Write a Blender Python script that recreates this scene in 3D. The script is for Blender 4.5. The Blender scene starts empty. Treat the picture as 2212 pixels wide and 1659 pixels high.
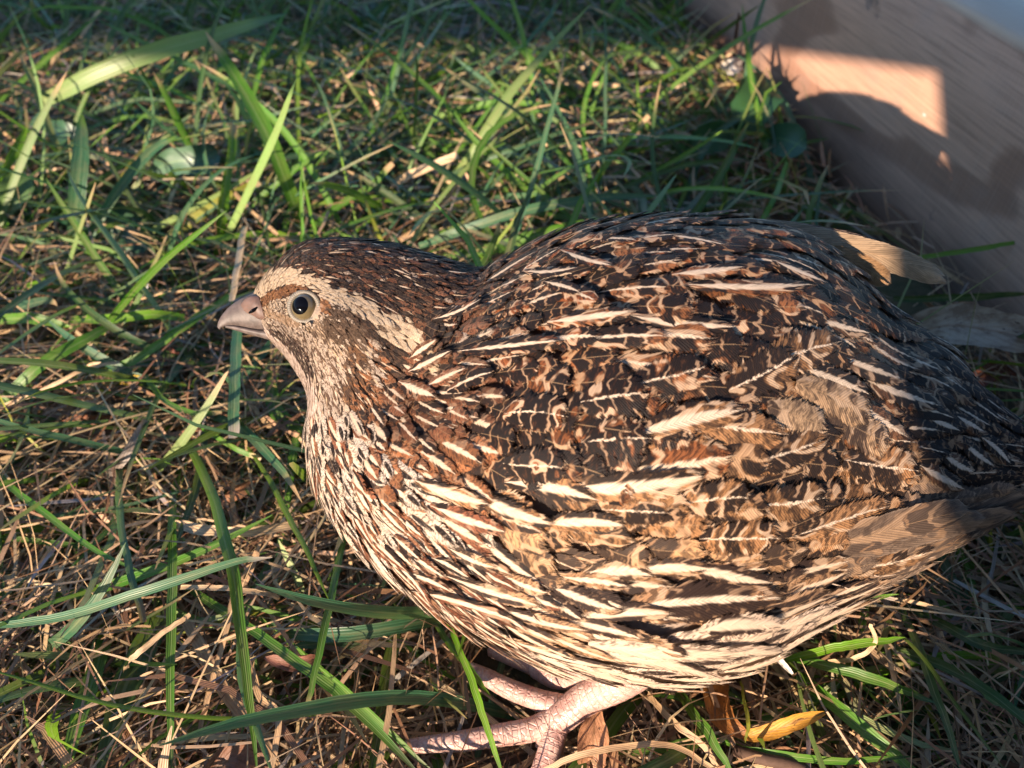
import bpy, bmesh, math, random
import numpy as np
from mathutils import Vector, Matrix
from mathutils.bvhtree import BVHTree
random.seed(7); RNG = np.random.default_rng(11)
SC = bpy.context.scene; COL = SC.collection
# ------------------------------------------------------------------ camera
W, H, F = 2212., 1659., 1660.          # picture units used below; F = focal length in them
CX, CY = W/2, H/2
PITCH = math.radians(45); CAMZ = 0.195
RT = np.array([1., 0, 0]); UP = np.array([0, math.sin(PITCH), math.cos(PITCH)]); FW = np.array([0, math.cos(PITCH), -math.sin(PITCH)])
CAM = np.array([0, 0, CAMZ])
cd = bpy.data.cameras.new('camera'); cam = bpy.data.objects.new('camera', cd); COL.objects.link(cam)
cam.location = CAM; cam.rotation_euler = (math.pi/2 - PITCH, 0, 0)
cd.sensor_width = 36; cd.lens = 36*F/W; cd.clip_start = 0.005; cd.clip_end = 300
cd.dof.use_dof = True; cd.dof.focus_distance = 0.168; cd.dof.aperture_fstop = 19
SC.camera = cam
# ------------------------------------------------------------------ sky, sun, exposure
SUN_EL, SUN_AZ = math.radians(15.5), math.radians(31)     # azimuth the light travels towards, from +Y to +X
LD = np.array([math.sin(SUN_AZ)*math.cos(SUN_EL), math.cos(SUN_AZ)*math.cos(SUN_EL), -math.sin(SUN_EL)])
wd = bpy.data.worlds.new('World'); SC.world = wd; wd.use_nodes = True
sky = wd.node_tree.nodes.new('ShaderNodeTexSky'); sky.sky_type = 'NISHITA'; sky.sun_disc = False
sky.ozone_density = 4.0; sky.dust_density = 0.3; sky.sun_elevation = SUN_EL; sky.sun_rotation = math.atan2(-LD[0], -LD[1])
bg = wd.node_tree.nodes['Background']; bg.inputs[1].default_value = 0.12
wd.node_tree.links.new(sky.outputs[0], bg.inputs[0])
sl = bpy.data.lights.new('sun', 'SUN'); sl.energy = 5.0; sl.angle = math.radians(0.5); sl.color = (1, 0.80, 0.62)
so = bpy.data.objects.new('sun', sl); COL.objects.link(so); so.location = (-1, -1.5, 1)
so.rotation_euler = Vector(LD).to_track_quat('-Z', 'Y').to_euler()
SC.view_settings.view_transform = 'Standard'; SC.view_settings.look = 'None'
SC.view_settings.exposure = 1.6; SC.view_settings.gamma = 1
SC.render.engine = 'CYCLES'; SC.cycles.use_denoising = True
SC.cycles.max_bounces = 6; SC.cycles.diffuse_bounces = 3; SC.cycles.transparent_max_bounces = 24
SC.cycles.sample_clamp_indirect = 4

# ------------------------------------------------------------------ helpers
def at(px, py, zc=None, z=None):
    """pixel -> point, at depth zc or at height z"""
    d = FW + RT*((px-CX)/F) - UP*((py-CY)/F)
    t = zc if zc is not None else (z-CAMZ)/d[2]
    return CAM + d*t
def proj(p):
    q = np.asarray(p) - CAM; zc = q @ FW
    return np.stack([CX + F*(q @ RT)/zc, CY - F*(q @ UP)/zc], -1), zc
def norm(v): return v/np.maximum(np.linalg.norm(v, axis=-1, keepdims=True), 1e-12)
def spline(K, n):
    """Catmull-Rom through rows of K, n samples"""
    K = np.asarray(K, float); m = len(K)-1
    t = np.linspace(0, m, n); i = np.minimum(t.astype(int), m-1); f = (t-i)[:, None]
    g = lambda j: K[np.clip(j, 0, m)]
    p0, p1, p2, p3 = g(i-1), g(i), g(i+1), g(i+2)
    p0 = np.where((i == 0)[:, None], 2*p1-p2, p0); p3 = np.where((i == m-1)[:, None], 2*p2-p1, p3)
    return .5*(2*p1+(p2-p0)*f+(2*p0-5*p1+4*p2-p3)*f*f+(3*p1-p0-3*p2+p3)*f**3)
def link(name, me, parent=None, **tags):
    o = bpy.data.objects.new(name, me); COL.objects.link(o); o.parent = parent
    for k, v in tags.items(): o[k] = v
    return o
def mesh(name, V, Fc, mat, uv=None, attrs=None, smooth=True):
    """V (n,3), Fc (m,4) or (m,3) index array; uv per vertex; attrs name->(n,4) per vertex"""
    V = np.ascontiguousarray(V, np.float32); Fc = np.asarray(Fc, np.int32); m, k = Fc.shape
    me = bpy.data.meshes.new(name)
    me.vertices.add(len(V)); me.vertices.foreach_set('co', V.ravel())
    me.loops.add(m*k); me.loops.foreach_set('vertex_index', Fc.ravel())
    me.polygons.add(m); me.polygons.foreach_set('loop_start', np.arange(0, m*k, k, dtype=np.int32))
    me.polygons.foreach_set('loop_total', np.full(m, k, np.int32))
    if smooth: me.polygons.foreach_set('use_smooth', np.ones(m, bool))
    if uv is not None:
        l = me.uv_layers.new(name='uv'); l.data.foreach_set('uv', np.ascontiguousarray(np.asarray(uv, np.float32)[Fc.ravel()]).ravel())
    for a, c in (attrs or {}).items():
        at_ = me.color_attributes.new(a, 'FLOAT_COLOR', 'POINT'); at_.data.foreach_set('color', np.ascontiguousarray(c, np.float32).ravel())
    me.update(calc_edges=True); me.validate()
    if mat: me.materials.append(mat)
    return me
def gridfaces(nr, nc, close=False):
    r = np.arange(nr-1)[:, None]; c = np.arange(nc if close else nc-1)[None]
    c2 = (c+1) % nc; a = r*nc+c; b = r*nc+c2
    return np.stack([a, b, b+nc, a+nc], -1).reshape(-1, 4)
def tube(pts, rad, n=10, ns=24, caps=True):
    P = spline(pts, ns); R = spline(np.asarray(rad, float)[:, None], ns)[:, 0]
    T = norm(np.gradient(P, axis=0)); ref = np.array([0, 0, 1.]) if abs(T[0][2]) < .9 else np.array([1., 0, 0])
    S = norm(np.cross(T, ref)); B = np.cross(S, T)
    th = np.linspace(0, 2*np.pi, n, endpoint=False)
    V = P[:, None]+R[:, None, None]*(np.cos(th)[None, :, None]*S[:, None]+np.sin(th)[None, :, None]*B[:, None])
    uv = np.stack(np.broadcast_arrays(np.linspace(0, 1, n)[None], np.linspace(0, 1, ns)[:, None]), -1)
    V = V.reshape(-1, 3); Fc = gridfaces(ns, n, True); uv = uv.reshape(-1, 2)
    if caps:
        k = len(V); V = np.vstack([V, P[0]-T[0]*R[0]*.6, P[-1]+T[-1]*R[-1]*.7]); uv = np.vstack([uv, [.5, 0], [.5, 1]])
        i = np.arange(n); j = (i+1) % n; b = (ns-1)*n
        Fc = np.vstack([Fc, np.stack([i*0+k, j, i, i*0+k], -1)[:, [0, 1, 2, 2]], np.stack([b+i, b+j, i*0+k+1, i*0+k+1], -1)])
        tri = np.vstack([Fc[:-2*n][:, [0, 1, 2]], Fc[:-2*n][:, [0, 2, 3]], Fc[-2*n:, :3]])
        return V, tri, uv
    return V, Fc, uv
# ---- shader nodes by arithmetic
class X:
    def __init__(s, nt, sock): s.nt, s.s = nt, sock
    def _m(s, op, *o, clamp=False):
        n = s.nt.nodes.new('ShaderNodeMath'); n.operation = op; n.use_clamp = clamp
        for i, q in enumerate((s,)+o):
            if isinstance(q, X): s.nt.links.new(q.s, n.inputs[i])
            else: n.inputs[i].default_value = q
        return X(s.nt, n.outputs[0])
    def __add__(s, o): return s._m('ADD', o)
    def __radd__(s, o): return s._m('ADD', o)
    def __sub__(s, o): return s._m('SUBTRACT', o)
    def __rsub__(s, o): return (s*-1)+o
    def __mul__(s, o): return s._m('MULTIPLY', o)
    __rmul__ = __mul__
    def __truediv__(s, o): return s._m('DIVIDE', o)
    def abs(s): return s._m('ABSOLUTE')
    def pow(s, e): return s._m('POWER', e)
    def sin(s): return s._m('SINE')
    def sign(s): return s._m('SIGN')
    def max(s, o): return s._m('MAXIMUM', o)
    def min(s, o): return s._m('MINIMUM', o)
    def gt(s, o): return s._m('GREATER_THAN', o)
    def step(s, a, b):
        """smoothstep from a to b"""
        n = s.nt.nodes.new('ShaderNodeMapRange'); n.interpolation_type = 'SMOOTHSTEP'
        for i, q in enumerate((s, a, b)):
            if isinstance(q, X): s.nt.links.new(q.s, n.inputs[i])
            else: n.inputs[i].default_value = q
        return X(s.nt, n.outputs[0])
class Mat:
    def __init__(s, name):
        s.m = bpy.data.materials.new(name); s.m.use_nodes = True; s.nt = s.m.node_tree
        s.b = s.nt.nodes['Principled BSDF']; s.out = s.nt.nodes['Material Output']
    def new(s, t): return s.nt.nodes.new(t)
    def x(s, sock): return X(s.nt, sock)
    def put(s, inp, v):
        if isinstance(v, X): s.nt.links.new(v.s, inp)
        elif hasattr(v, 'is_linked'): s.nt.links.new(v, inp)
        else: inp.default_value = v
    def vec(s, *c):
        n = s.new('ShaderNodeCombineXYZ')
        for i, q in enumerate(c): s.put(n.inputs[i], q)
        return n.outputs[0]
    def noise(s, v, scale=1, detail=2, rough=.5, dist=0):
        n = s.new('ShaderNodeTexNoise'); s.nt.links.new(v, n.inputs['Vector']); n.inputs['Scale'].default_value = scale
        n.inputs['Detail'].default_value = detail; n.inputs['Roughness'].default_value = rough; n.inputs['Distortion'].default_value = dist
        return s.x(n.outputs['Fac'])
    def mix(s, f, a, b, mode='MIX'):
        n = s.new('ShaderNodeMix'); n.data_type = 'RGBA'; n.blend_type = mode
        s.put(n.inputs[0], f)
        for i, q in ((6, a), (7, b)):
            if isinstance(q, (tuple, list)): q = tuple(q)+(1,)*(4-len(q))
            s.put(n.inputs[i], q)
        return n.outputs[2]
    def attr(s, name):
        n = s.new('ShaderNodeAttribute'); n.attribute_name = name; return n
    def uv(s):
        n = s.new('ShaderNodeUVMap'); n.uv_map = 'uv'; sp = s.new('ShaderNodeSeparateXYZ'); s.nt.links.new(n.outputs[0], sp.inputs[0])
        return s.x(sp.outputs[0]), s.x(sp.outputs[1])
    def bump(s, h, strength, dist):
        n = s.new('ShaderNodeBump'); n.inputs['Strength'].default_value = strength; n.inputs['Distance'].default_value = dist
        s.put(n.inputs['Height'], h); s.nt.links.new(n.outputs[0], s.b.inputs['Normal'])
    def obj(s):
        n = s.new('ShaderNodeTexCoord'); return n.outputs['Object']
    def sep(s, v):
        n = s.new('ShaderNodeSeparateXYZ'); s.nt.links.new(v, n.inputs[0]); return [s.x(o) for o in n.outputs]
    def set(s, **k):
        for a, v in k.items(): s.put(s.b.inputs[a.replace('_', ' ')], v)
        return s
CREAM = (.72, .57, .43)
def feather_material(name='feather', fray=1.0):
    M = Mat(name); u, v = M.uv(); u = u*2-1; au = u.abs()
    fa, fb, fc = M.attr('fa'), M.attr('fb'), M.attr('fc')
    sw, cov = M.x(fa.outputs['Alpha']), M.x(fb.outputs['Alpha'])
    sp = M.sep(fc.outputs['Color']); seed, freq, lines = sp; tone = M.x(fc.outputs['Alpha'])
    t0 = v - au*.24
    bi = (t0*30+.37)._m('FLOOR'); wn_ = M.new('ShaderNodeTexWhiteNoise'); wn_.noise_dimensions = '3D'; M.put(wn_.inputs['Vector'], M.vec(bi, seed*997, u.sign())); jag = M.x(wn_.outputs['Value'])
    warp = M.noise(M.vec(u*1.6+seed*13, v*3, seed*57), 1, 2)
    t = v - au*.08 + (jag-.5)*.014 + (warp-.5)*.13
    nz = M.noise(M.vec(t*freq*14, u*.5+seed*83, seed*191), 1, .8, .5, .05)
    ln = lines.max(0)
    zone = M.noise(M.vec(t*freq*8.5, u*.7+seed*83, seed*191), 1, .6, .5, .05)
    n = nz*(1-ln)+zone*ln
    wav = (t*freq*62+warp*5+seed*40).sin()
    th = cov*.46+.27
    sv = (v-.60-seed*.12)/.25; sa = (u*(seed*997).sin().sign()-.24)/.34+(jag-.5)*.18; spot = 1-(sv*sv+sa*sa).step(.65, 1.05)
    sm = 1-lines.gt(-.5); dark = (1-n.step(th-.014, th+.014))*(1-sm)+spot*sm
    brk = M.noise(M.vec(v*4+seed*7, u*1.6, seed*311), 1, 1).step(.38, .50)
    line = (n.step(th+.004, th+.014))*(1-n.step(th+.06, th+.085))*ln*brk
    verm = M.noise(M.vec(t*34, u*2.5+seed*31, seed*77), 1, 2, .6)
    base = M.mix(verm.step(.47, .58), fa.outputs['Color'], fb.outputs['Color'])
    base = M.mix(.7, fa.outputs['Color'], base)
    dk = M.mix(verm.step(.55, .7)*.25, M.mix(.0, fb.outputs['Color'], (0,0,0)), fa.outputs['Color'])
    c = M.mix(dark, M.mix(wav.step(.55, .95)*ln*.75, base, fb.outputs['Color']), dk)
    c = M.mix(wav.step(.84, .97)*dark*ln*brk*.85, c, M.mix(tone*.28, (.36, .18, .08), CREAM))
    cream = M.mix(verm*.30, M.mix(tone, (.55, .36, .2), CREAM), (.50, .33, .22))
    c = M.mix(line, c, M.mix(tone*.45, (.42, .23, .11), CREAM))
    w = sw*(v*3.2+.12).min(1)*(1-v.pow(4)*.8)*(warp*.4+.8)
    uu = au + (jag-.5)*.10
    st = 1-uu.step(w*.50, w*1.12+.001)
    c = M.mix(st*sw.gt(.01), c, cream)
    stri = (t0*2*math.pi*30+.37*2*math.pi).sin()*.5+.5
    str2 = jag
    c = M.mix(stri*.45, c, M.mix(.55, c, (.012, .008, .006)))
    c = M.mix(str2*.30, c, (.02, .012, .008))
    fringe = (au.step(.80, 1.0)+v.step(.9, 1.0)).min(1)*(1-dark)*(1-sm)*.30
    c = M.mix(fringe, c, (.44, .34, .26))
    shaft = 1-au.step(.012, .03)
    c = M.mix(shaft*.5*(1-sw.gt(.01)), c, (.35, .22, .12))
    M.set(Base_Color=c, Roughness=.55); M.b.inputs['Specular IOR Level'].default_value = .14
    M.b.inputs['Sheen Weight'].default_value = .03; M.b.inputs['Sheen Roughness'].default_value = .4
    M.bump(stri*.6+str2*.4, .5, .0002)
    # frayed barb ends
    fr = M.noise(M.vec(t0*34, seed*40, u.sign()*5), 1, 2, .7)
    fr2 = M.noise(M.vec(u*16, seed*40, 3.3), 1, 2, .7)
    edge = au.gt(1-(fr-.33)*(.7*fray)-jag*(.22*fray)).max(v.gt(1-(fr2-.35)*(.55*fray)))
    tr = M.new('ShaderNodeBsdfTransparent'); mx = M.new('ShaderNodeMixShader')
    tl = M.new('ShaderNodeBsdfTranslucent'); M.put(tl.inputs[0], c); m2 = M.new('ShaderNodeMixShader'); m2.inputs[0].default_value = .18
    M.nt.links.new(M.b.outputs[0], m2.inputs[1]); M.nt.links.new(tl.outputs[0], m2.inputs[2])
    M.put(mx.inputs[0], edge); M.nt.links.new(m2.outputs[0], mx.inputs[1]); M.nt.links.new(tr.outputs[0], mx.inputs[2])
    M.nt.links.new(mx.outputs[0], M.out.inputs[0])
    return M.m
def blade_material():
    M = Mat('blade'); u, v = M.uv(); a = M.attr('col'); seed = M.x(a.outputs['Alpha'])
    vein = (u*math.pi*2*5).sin()*.5+.5
    bl = M.noise(M.vec(u*1.5+seed*40, v*9, seed*70), 1, 4, .65)
    c = M.mix(bl.step(.35, .75)*.55, a.outputs['Color'], (.30, .22, .10))
    c = M.mix(.5, a.outputs['Color'], c)
    c = M.mix(vein*(bl*.4), c, (.01, .02, .006))
    mid = 1-(u-.5).abs().step(.03, .09)
    c = M.mix(mid*.22, c, (.35, .38, .18))
    sp = M.noise(M.vec(u*4+seed*91, v*60, seed*17), 1, 2)
    c = M.mix(sp.step(.68, .78)*.5, c, (.10, .055, .03))
    M.set(Base_Color=c, Roughness=.42); M.b.inputs['Specular IOR Level'].default_value = .38
    M.bump(vein, .3, .0002)
    tl = M.new('ShaderNodeBsdfTranslucent'); M.put(tl.inputs[0], M.mix(.35, c, (.25, .36, .03), 'SCREEN'))
    mx = M.new('ShaderNodeMixShader'); mx.inputs[0].default_value = .32
    M.nt.links.new(M.b.outputs[0], mx.inputs[1]); M.nt.links.new(tl.outputs[0], mx.inputs[2]); M.nt.links.new(mx.outputs[0], M.out.inputs[0])
    return M.m
def straw_material():
    M = Mat('straw'); u, v = M.uv(); a = M.attr('col'); seed = M.x(a.outputs['Alpha'])
    vein = (u*math.pi*2*4).sin()*.5+.5
    bl = M.noise(M.vec(u*2+seed*40, v*8, seed*70), 1, 4, .65)
    c = M.mix(bl.step(.35, .72)*.6, a.outputs['Color'], (.14, .075, .04))
    c = M.mix(vein*.25, c, (.08, .045, .025))
    M.set(Base_Color=c, Roughness=.55); M.bump(vein, .3, .0002)
    tl = M.new('ShaderNodeBsdfTranslucent'); M.put(tl.inputs[0], c)
    mx = M.new('ShaderNodeMixShader'); mx.inputs[0].default_value = .15
    M.nt.links.new(M.b.outputs[0], mx.inputs[1]); M.nt.links.new(tl.outputs[0], mx.inputs[2]); M.nt.links.new(mx.outputs[0], M.out.inputs[0])
    return M.m
def leaf_material():
    M = Mat('dead_leaf'); u, v = M.uv(); a = M.attr('col'); seed = M.x(a.outputs['Alpha'])
    uu = (u-.5).abs()
    vein = ((v*1.0-uu*.9)*math.pi*2*7).sin(); vein = vein.step(.75, 1.0)
    bl = M.noise(M.vec(u*3+seed*40, v*5, seed*70), 1, 5, .7)
    sp = M.noise(M.vec(u*9+seed*40, v*16, seed*33), 1, 2)
    c = M.mix(bl.step(.42, .66)*.6, a.outputs['Color'], (.09, .035, .015))
    c = M.mix(sp.step(.66, .72)*.8, c, (.04, .018, .01))
    c = M.mix((1-uu.step(.02, .05))*.5, c, (.2, .1, .04)); c = M.mix(vein*.25, c, (.16, .08, .03))
    M.set(Base_Color=c, Roughness=.5); M.bump(bl+vein*.6, .5, .0006)
    tl = M.new('ShaderNodeBsdfTranslucent'); M.put(tl.inputs[0], c)
    mx = M.new('ShaderNodeMixShader'); mx.inputs[0].default_value = .3
    M.nt.links.new(M.b.outputs[0], mx.inputs[1]); M.nt.links.new(tl.outputs[0], mx.inputs[2]); M.nt.links.new(mx.outputs[0], M.out.inputs[0])
    return M.m
def wood_material():
    M = Mat('pine_board'); o = M.obj(); x, y, z = M.sep(o)         # x along the board, z up
    big = M.noise(M.vec(x*4.5, y*6, z*10), 1, 3, .5, .4)
    ring = ((z*30+big*7.5+x*1.5)*3.0).sin()*.5+.5
    fine = M.noise(M.vec(x*30, y*300, z*700), 1, 4, .6)
    saw = M.noise(M.vec(x*900, y*50, z*40), 1, 2, .5)
    c = M.mix(ring.step(.62, .9), (.46, .262, .175), (.28, .145, .092))
    c = M.mix(fine.step(.35, .75)*.6, c, (.19, .105, .07))
    c = M.mix(saw.step(.45, .8)*.22, c, (.42, .28, .205))
    spots = M.noise(o, 55, 3, .6); c = M.mix(spots.step(.66, .74)*.6, c, (.10, .075, .07))
    gr = M.noise(o, 14, 4, .65); c = M.mix(gr.step(.52, .72)*.4, c, (.27, .215, .19))
    white = M.noise(M.vec(x*60+9, y*60, z*80), 1, 2); c = M.mix(white.step(.74, .78)*.8, c, (.72, .70, .70))
    cr = M.noise(M.vec(x*5, y*20, z*210), 1, 3, .6); c = M.mix(cr.step(.66, .72)*.7, c, (.07, .04, .028))
    kn = M.noise(M.vec(x*16+3, y*10, z*26), 1, 1, .4, .6); c = M.mix(kn.step(.66, .72)*.55, c, (.13, .065, .04))
    dirt = (1-z.step(.012, .04))*gr.step(.35, .6); c = M.mix(dirt*.6, c, (.09, .06, .045))
    top = z.step(.097, .1005); c = M.mix(top*.7, c, (.50, .38, .28))
    M.set(Base_Color=c, Roughness=.72); M.bump(fine*.6+ring*.2+saw*.4, .35, .0008)
    return M.m
def soil_material():
    M = Mat('soil'); o = M.obj(); a = M.noise(o, 60, 5, .7); b = M.noise(o, 9, 4, .6)
    c = M.mix(a.step(.3, .7), (.05, .032, .02), (.20, .125, .075)); c = M.mix(b.step(.45, .62)*.55, c, (.05, .075, .02))
    M.set(Base_Color=c, Roughness=.95); M.bump(a, .8, .004)
    return M.m
def flat(name, col, rough=.5, spec=.4, var=.25, scale=300, sss=0, coat=0):
    M = Mat(name); n = M.noise(M.obj(), scale, 4, .6)
    c = M.mix(n.step(.3, .75)*var, col, tuple(q*.45 for q in col))
    M.set(Base_Color=c, Roughness=rough); M.b.inputs['Specular IOR Level'].default_value = spec
    if sss:
        M.b.inputs['Subsurface Weight'].default_value = sss; M.b.inputs['Subsurface Radius'].default_value = (1, .35, .2); M.b.inputs['Subsurface Scale'].default_value = .0012
    if coat: M.b.inputs['Coat Weight'].default_value = coat; M.b.inputs['Coat Roughness'].default_value = .03
    M.bump(n, .25, .0004)
    return M.m
def foot_material():
    M = Mat('foot_skin'); u, v = M.uv(); a = M.attr('col'); k = M.x(a.outputs['Alpha'])
    n = M.noise(M.obj(), 220, 3, .6); n2 = M.noise(M.obj(), 900, 2, .5)
    ph = (v*k*30*math.pi+n*1.2).sin(); ridge = ph.step(.80, 1.0)
    c = M.mix(n.step(.35, .7), (.38, .215, .18), (.50, .34, .285)); c = M.mix(ridge*.2, c, (.27, .12, .09))
    c = M.mix(n2.step(.55, .75)*.3, c, (.58, .43, .33))
    vo = M.new('ShaderNodeTexVoronoi'); vo.feature = 'DISTANCE_TO_EDGE'; vo.inputs['Scale'].default_value = 620; M.put(vo.inputs['Vector'], M.obj()); cell = 1-M.x(vo.outputs['Distance']).step(.03, .16)
    c = M.mix(cell*.16, c, (.26, .12, .09)); dirt = M.noise(M.obj(), 320, 4, .7); c = M.mix(dirt.step(.56, .74)*.55, c, (.13, .075, .045)); ridge = ridge.max(cell*.4)
    M.set(Base_Color=c, Roughness=.38); M.b.inputs['Subsurface Weight'].default_value = .15
    M.b.inputs['Subsurface Radius'].default_value = (1, .35, .2); M.b.inputs['Subsurface Scale'].default_value = .0015
    M.bump(n2*.4-ridge, .6, .0005)
    return M.m
MFL = feather_material('flight_feather', .3)
MF, MB, MS, ML, MW, MG = feather_material(), blade_material(), straw_material(), leaf_material(), wood_material(), soil_material()
MFOOT = foot_material()
M_BEAK = flat('beak_horn', (.10, .076, .068), .55, .35, .9, 700, 0); M_CERE = flat('cere', (.12, .072, .058), .55, .4, .6, 420, .1)
M_RING = flat('eyelid', (.150, .130, .104), .5, .4, .4, 900, .1); M_PUPIL = flat('pupil', (.002, .002, .003), .04, .12, 0)
M_CLAW = flat('claw', (.34, .24, .19), .35, .5, .5, 600); M_TWIG = flat('twig_bark', (.08, .045, .03), .8, .3, .5, 700)

# ------------------------------------------------------------------ ground
def ground():
    n = 90; g = np.linspace(-1, 1, n); s = np.sign(g)*np.abs(g)**5*60
    gx, gy = np.meshgrid(s, s, indexing='ij'); r = np.hypot(gx, gy)
    z = -.012 + np.clip(r-1.2, 0, 30)*.0 + .004*np.sin(gx*23+1)*np.sin(gy*19)*(r < 2) + .05*np.sin(gx*.7)*np.cos(gy*.6)*np.clip(r/6-.4, 0, 1)
    me = mesh('ground', np.stack([gx, gy, z], -1).reshape(-1, 3), gridfaces(n, n), MG)
    link('ground', me, kind='structure', label='brown soil of the lawn under grass and straw', category='ground')
ground()

# ------------------------------------------------------------------ boards
BX0, BSL = .2294, -.19                     # face of the board: X = BX0 + BSL*Y
def chamfer_box(L, T, Hh, c=.002, nx=40, jit=.0006):
    """long box, x 0..L, y 0..T, z 0..Hh, eased edges and slightly uneven faces"""
    prof = np.array([[c, 0], [T-c, 0], [T, c], [T, Hh-c], [T-c, Hh], [c, Hh], [0, Hh-c], [0, Hh*.66], [0, Hh*.33], [0, c]])
    xs = np.linspace(0, L, nx); V = np.zeros((nx, len(prof), 3)); V[..., 0] = xs[:, None]; V[..., 1:] = prof[None]
    V[..., 1:] += RNG.normal(0, jit*.35, V[..., 1:].shape) + jit*np.sin(xs*17+.5)[:, None, None]
    V = V.reshape(-1, 3); Fq = gridfaces(nx, len(prof), True)[:, ::-1]; k = len(prof)
    tri = np.vstack([Fq[:, [0, 1, 2]], Fq[:, [0, 2, 3]]]+[[[0, i, i+1]] for i in range(1, k-1)]+[[[(nx-1)*k, (nx-1)*k+i+1, (nx-1)*k+i]] for i in range(1, k-1)])
    return V, tri
def board():
    V, T = chamfer_box(1.25, .038, .1015)
    me = mesh('wooden_board', V, T, MW, smooth=False)
    o = link('wooden_board', me, label='weathered pine board standing on edge in the grass beside the quail', category='board')
    y1 = 1.05; d = np.array([-BSL, -1.]); d /= np.linalg.norm(d)     # local x runs towards the viewer
    o.location = (BX0+BSL*y1, y1, -.011); o.rotation_euler = (0, 0, math.atan2(d[1], d[0]))
    return o
board()
def shade_panel():
    """added unseen panel behind the camera, put there to shade the right and the far lawn"""
    y = -.35; e = bpy.data.objects.new('shade_panel', None); COL.objects.link(e); e.location = (0, y, 0)
    e['label'] = 'unseen pine panel added behind the viewpoint to cast shade'; e['category'] = 'panel'
    def sheet(name, poly):                       # polygon star-shaped from its first corner, 9 mm thick
        n = len(poly); V = np.array([(x, 0, z) for x, z in poly]+[(x, -.009, z) for x, z in poly])
        T = [(0, i+1, i) for i in range(1, n-1)]+[(n, n+i, n+i+1) for i in range(1, n-1)]
        for i in range(n): j = (i+1) % n; T += [(i, j, n+j), (i, n+j, n+i)]
        link(name, mesh(name, V, T, MW, smooth=False), e)
    sheet('sheet', [(.75, -.01), (.75, .58), (-.226, .58), (-.226, .280), (-.216, .262), (-.206, .242), (-.163, .185), (-.163, -.01)])  # outline shaped to cast the shadow edges on bird and board
    sheet('shade_rail', [(-.2262, .280), (-.2262, .58), (-1.4, .58), (-1.4, .283)])  # added strip that shades the upper board and far lawn
    for x in (-1.38, .70):
        V, T = chamfer_box(.05, .03, .60); c = link('shade_post', mesh('shade_post', V, T, MW, smooth=False), e); c.location = (x, -.040, -.02)
shade_panel()  # added out of view only to block the sun

# ------------------------------------------------------------------ the quail: body surface
ZB = .180
ST = [ # upper outline, lower outline (picture units), depth/height ratio, depth
 (548, 632, 574, 722, .80, ZB-.000), (590, 578, 622, 772, .80, ZB-.001), (650, 528, 664, 842, .70, ZB-.002), (725, 515, 670, 885, .62, ZB-.003),
 (830, 520, 664, 945, .53, ZB-.003), (945, 548, 674, 1035, .50, ZB-.003), (1040, 574, 716, 1125, .54, ZB-.002), (1095, 556, 788, 1205, .62, ZB),
 (1180, 520, 890, 1285, .70, ZB), (1285, 487, 1020, 1366, .76, ZB), (1400, 478, 1180, 1430, .80, ZB), (1520, 477, 1350, 1464, .81, ZB),
 (1640, 488, 1500, 1462, .80, ZB), (1752, 520, 1620, 1432, .78, ZB), (1858, 590, 1725, 1375, .76, ZB), (1942, 675, 1835, 1312, .74, ZB+.001),
 (2040, 745, 1950, 1245, .70, ZB+.001), (2130, 850, 2080, 1165, .62, ZB+.002), (2230, 945, 2215, 1085, .5, ZB+.002), (2310, 1005, 2310, 1050, .5, ZB+.002)]
def inset(r):
    a = np.array(r[:2], float); b = np.array(r[2:4], float); d = (b-a)/np.linalg.norm(b-a); k = min(1, max(0, (r[0]-640)/400))
    a = a+d*(3+7*k+14*max(0, 1-abs(r[0]-1900)/220)); b = b-d*(3+16*k); return (*a, *b, *r[4:])
ST = [inset(r) for r in ST]
NS, NT = 320, 256
def gauss(px, cx, cy, sx, sy): return np.exp(-((px[..., 0]-cx)/sx)**2-((px[..., 1]-cy)/sy)**2)
def body_surface():
    K = spline(ST, NS)
    U = np.array([at(a, b, zc=e) for a, b, c, d, k, e in K]); L = np.array([at(c, d, zc=e) for a, b, c, d, k, e in K])
    C = (U+L)/2; e1 = (U-L)/2; v = norm(CAM-C); e1n = norm(e1); v = norm(v-(v*e1n).sum(-1, keepdims=True)*e1n)
    b = (K[:, 4]*np.linalg.norm(e1, axis=1))[:, None]
    th = np.linspace(-np.pi, np.pi, NT, endpoint=False)
    def P(th):
        return C[:, None]+np.sin(th)[None, :, None]*e1[:, None]+np.cos(th)[None, :, None]*(v*b)[:, None]
    Q = P(th); mir = P(np.where(np.abs(th) > np.pi/2, np.pi-th, th))
    px, _ = proj(mir)
    side = np.where(np.abs(th) > np.pi/2, -1., 1.)[None, :, None]; ww = np.abs(np.cos(th))[None, :]
    h = .0035*gauss(px, 735, 700, 95, 75) - .0030*gauss(px, 905, 830, 70, 130) + .0035*gauss(px, 830, 1020, 120, 110) \
        - .0014*gauss(px, 570, 690, 40, 50) + .003*gauss(px, 1350, 1000, 330, 140) - .0022*gauss(px, 1300, 1235, 330, 40) + .0025*gauss(px, 1500, 1350, 250, 60)
    Q = Q + (h*ww)[..., None]*side*v[:, None]
    return Q, px
Q, QPX = body_surface()
Qe = np.concatenate([Q[:, -1:], Q, Q[:, :1]], 1)
DS = np.gradient(Q, axis=0); DT = (Qe[:, 2:]-Qe[:, :-2])/2
NRM = norm(np.cross(DT, DS)); 
if ((NRM[160]*(Q[160]-Q[160].mean(0))).sum(-1)).mean() < 0: NRM = -NRM
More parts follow.
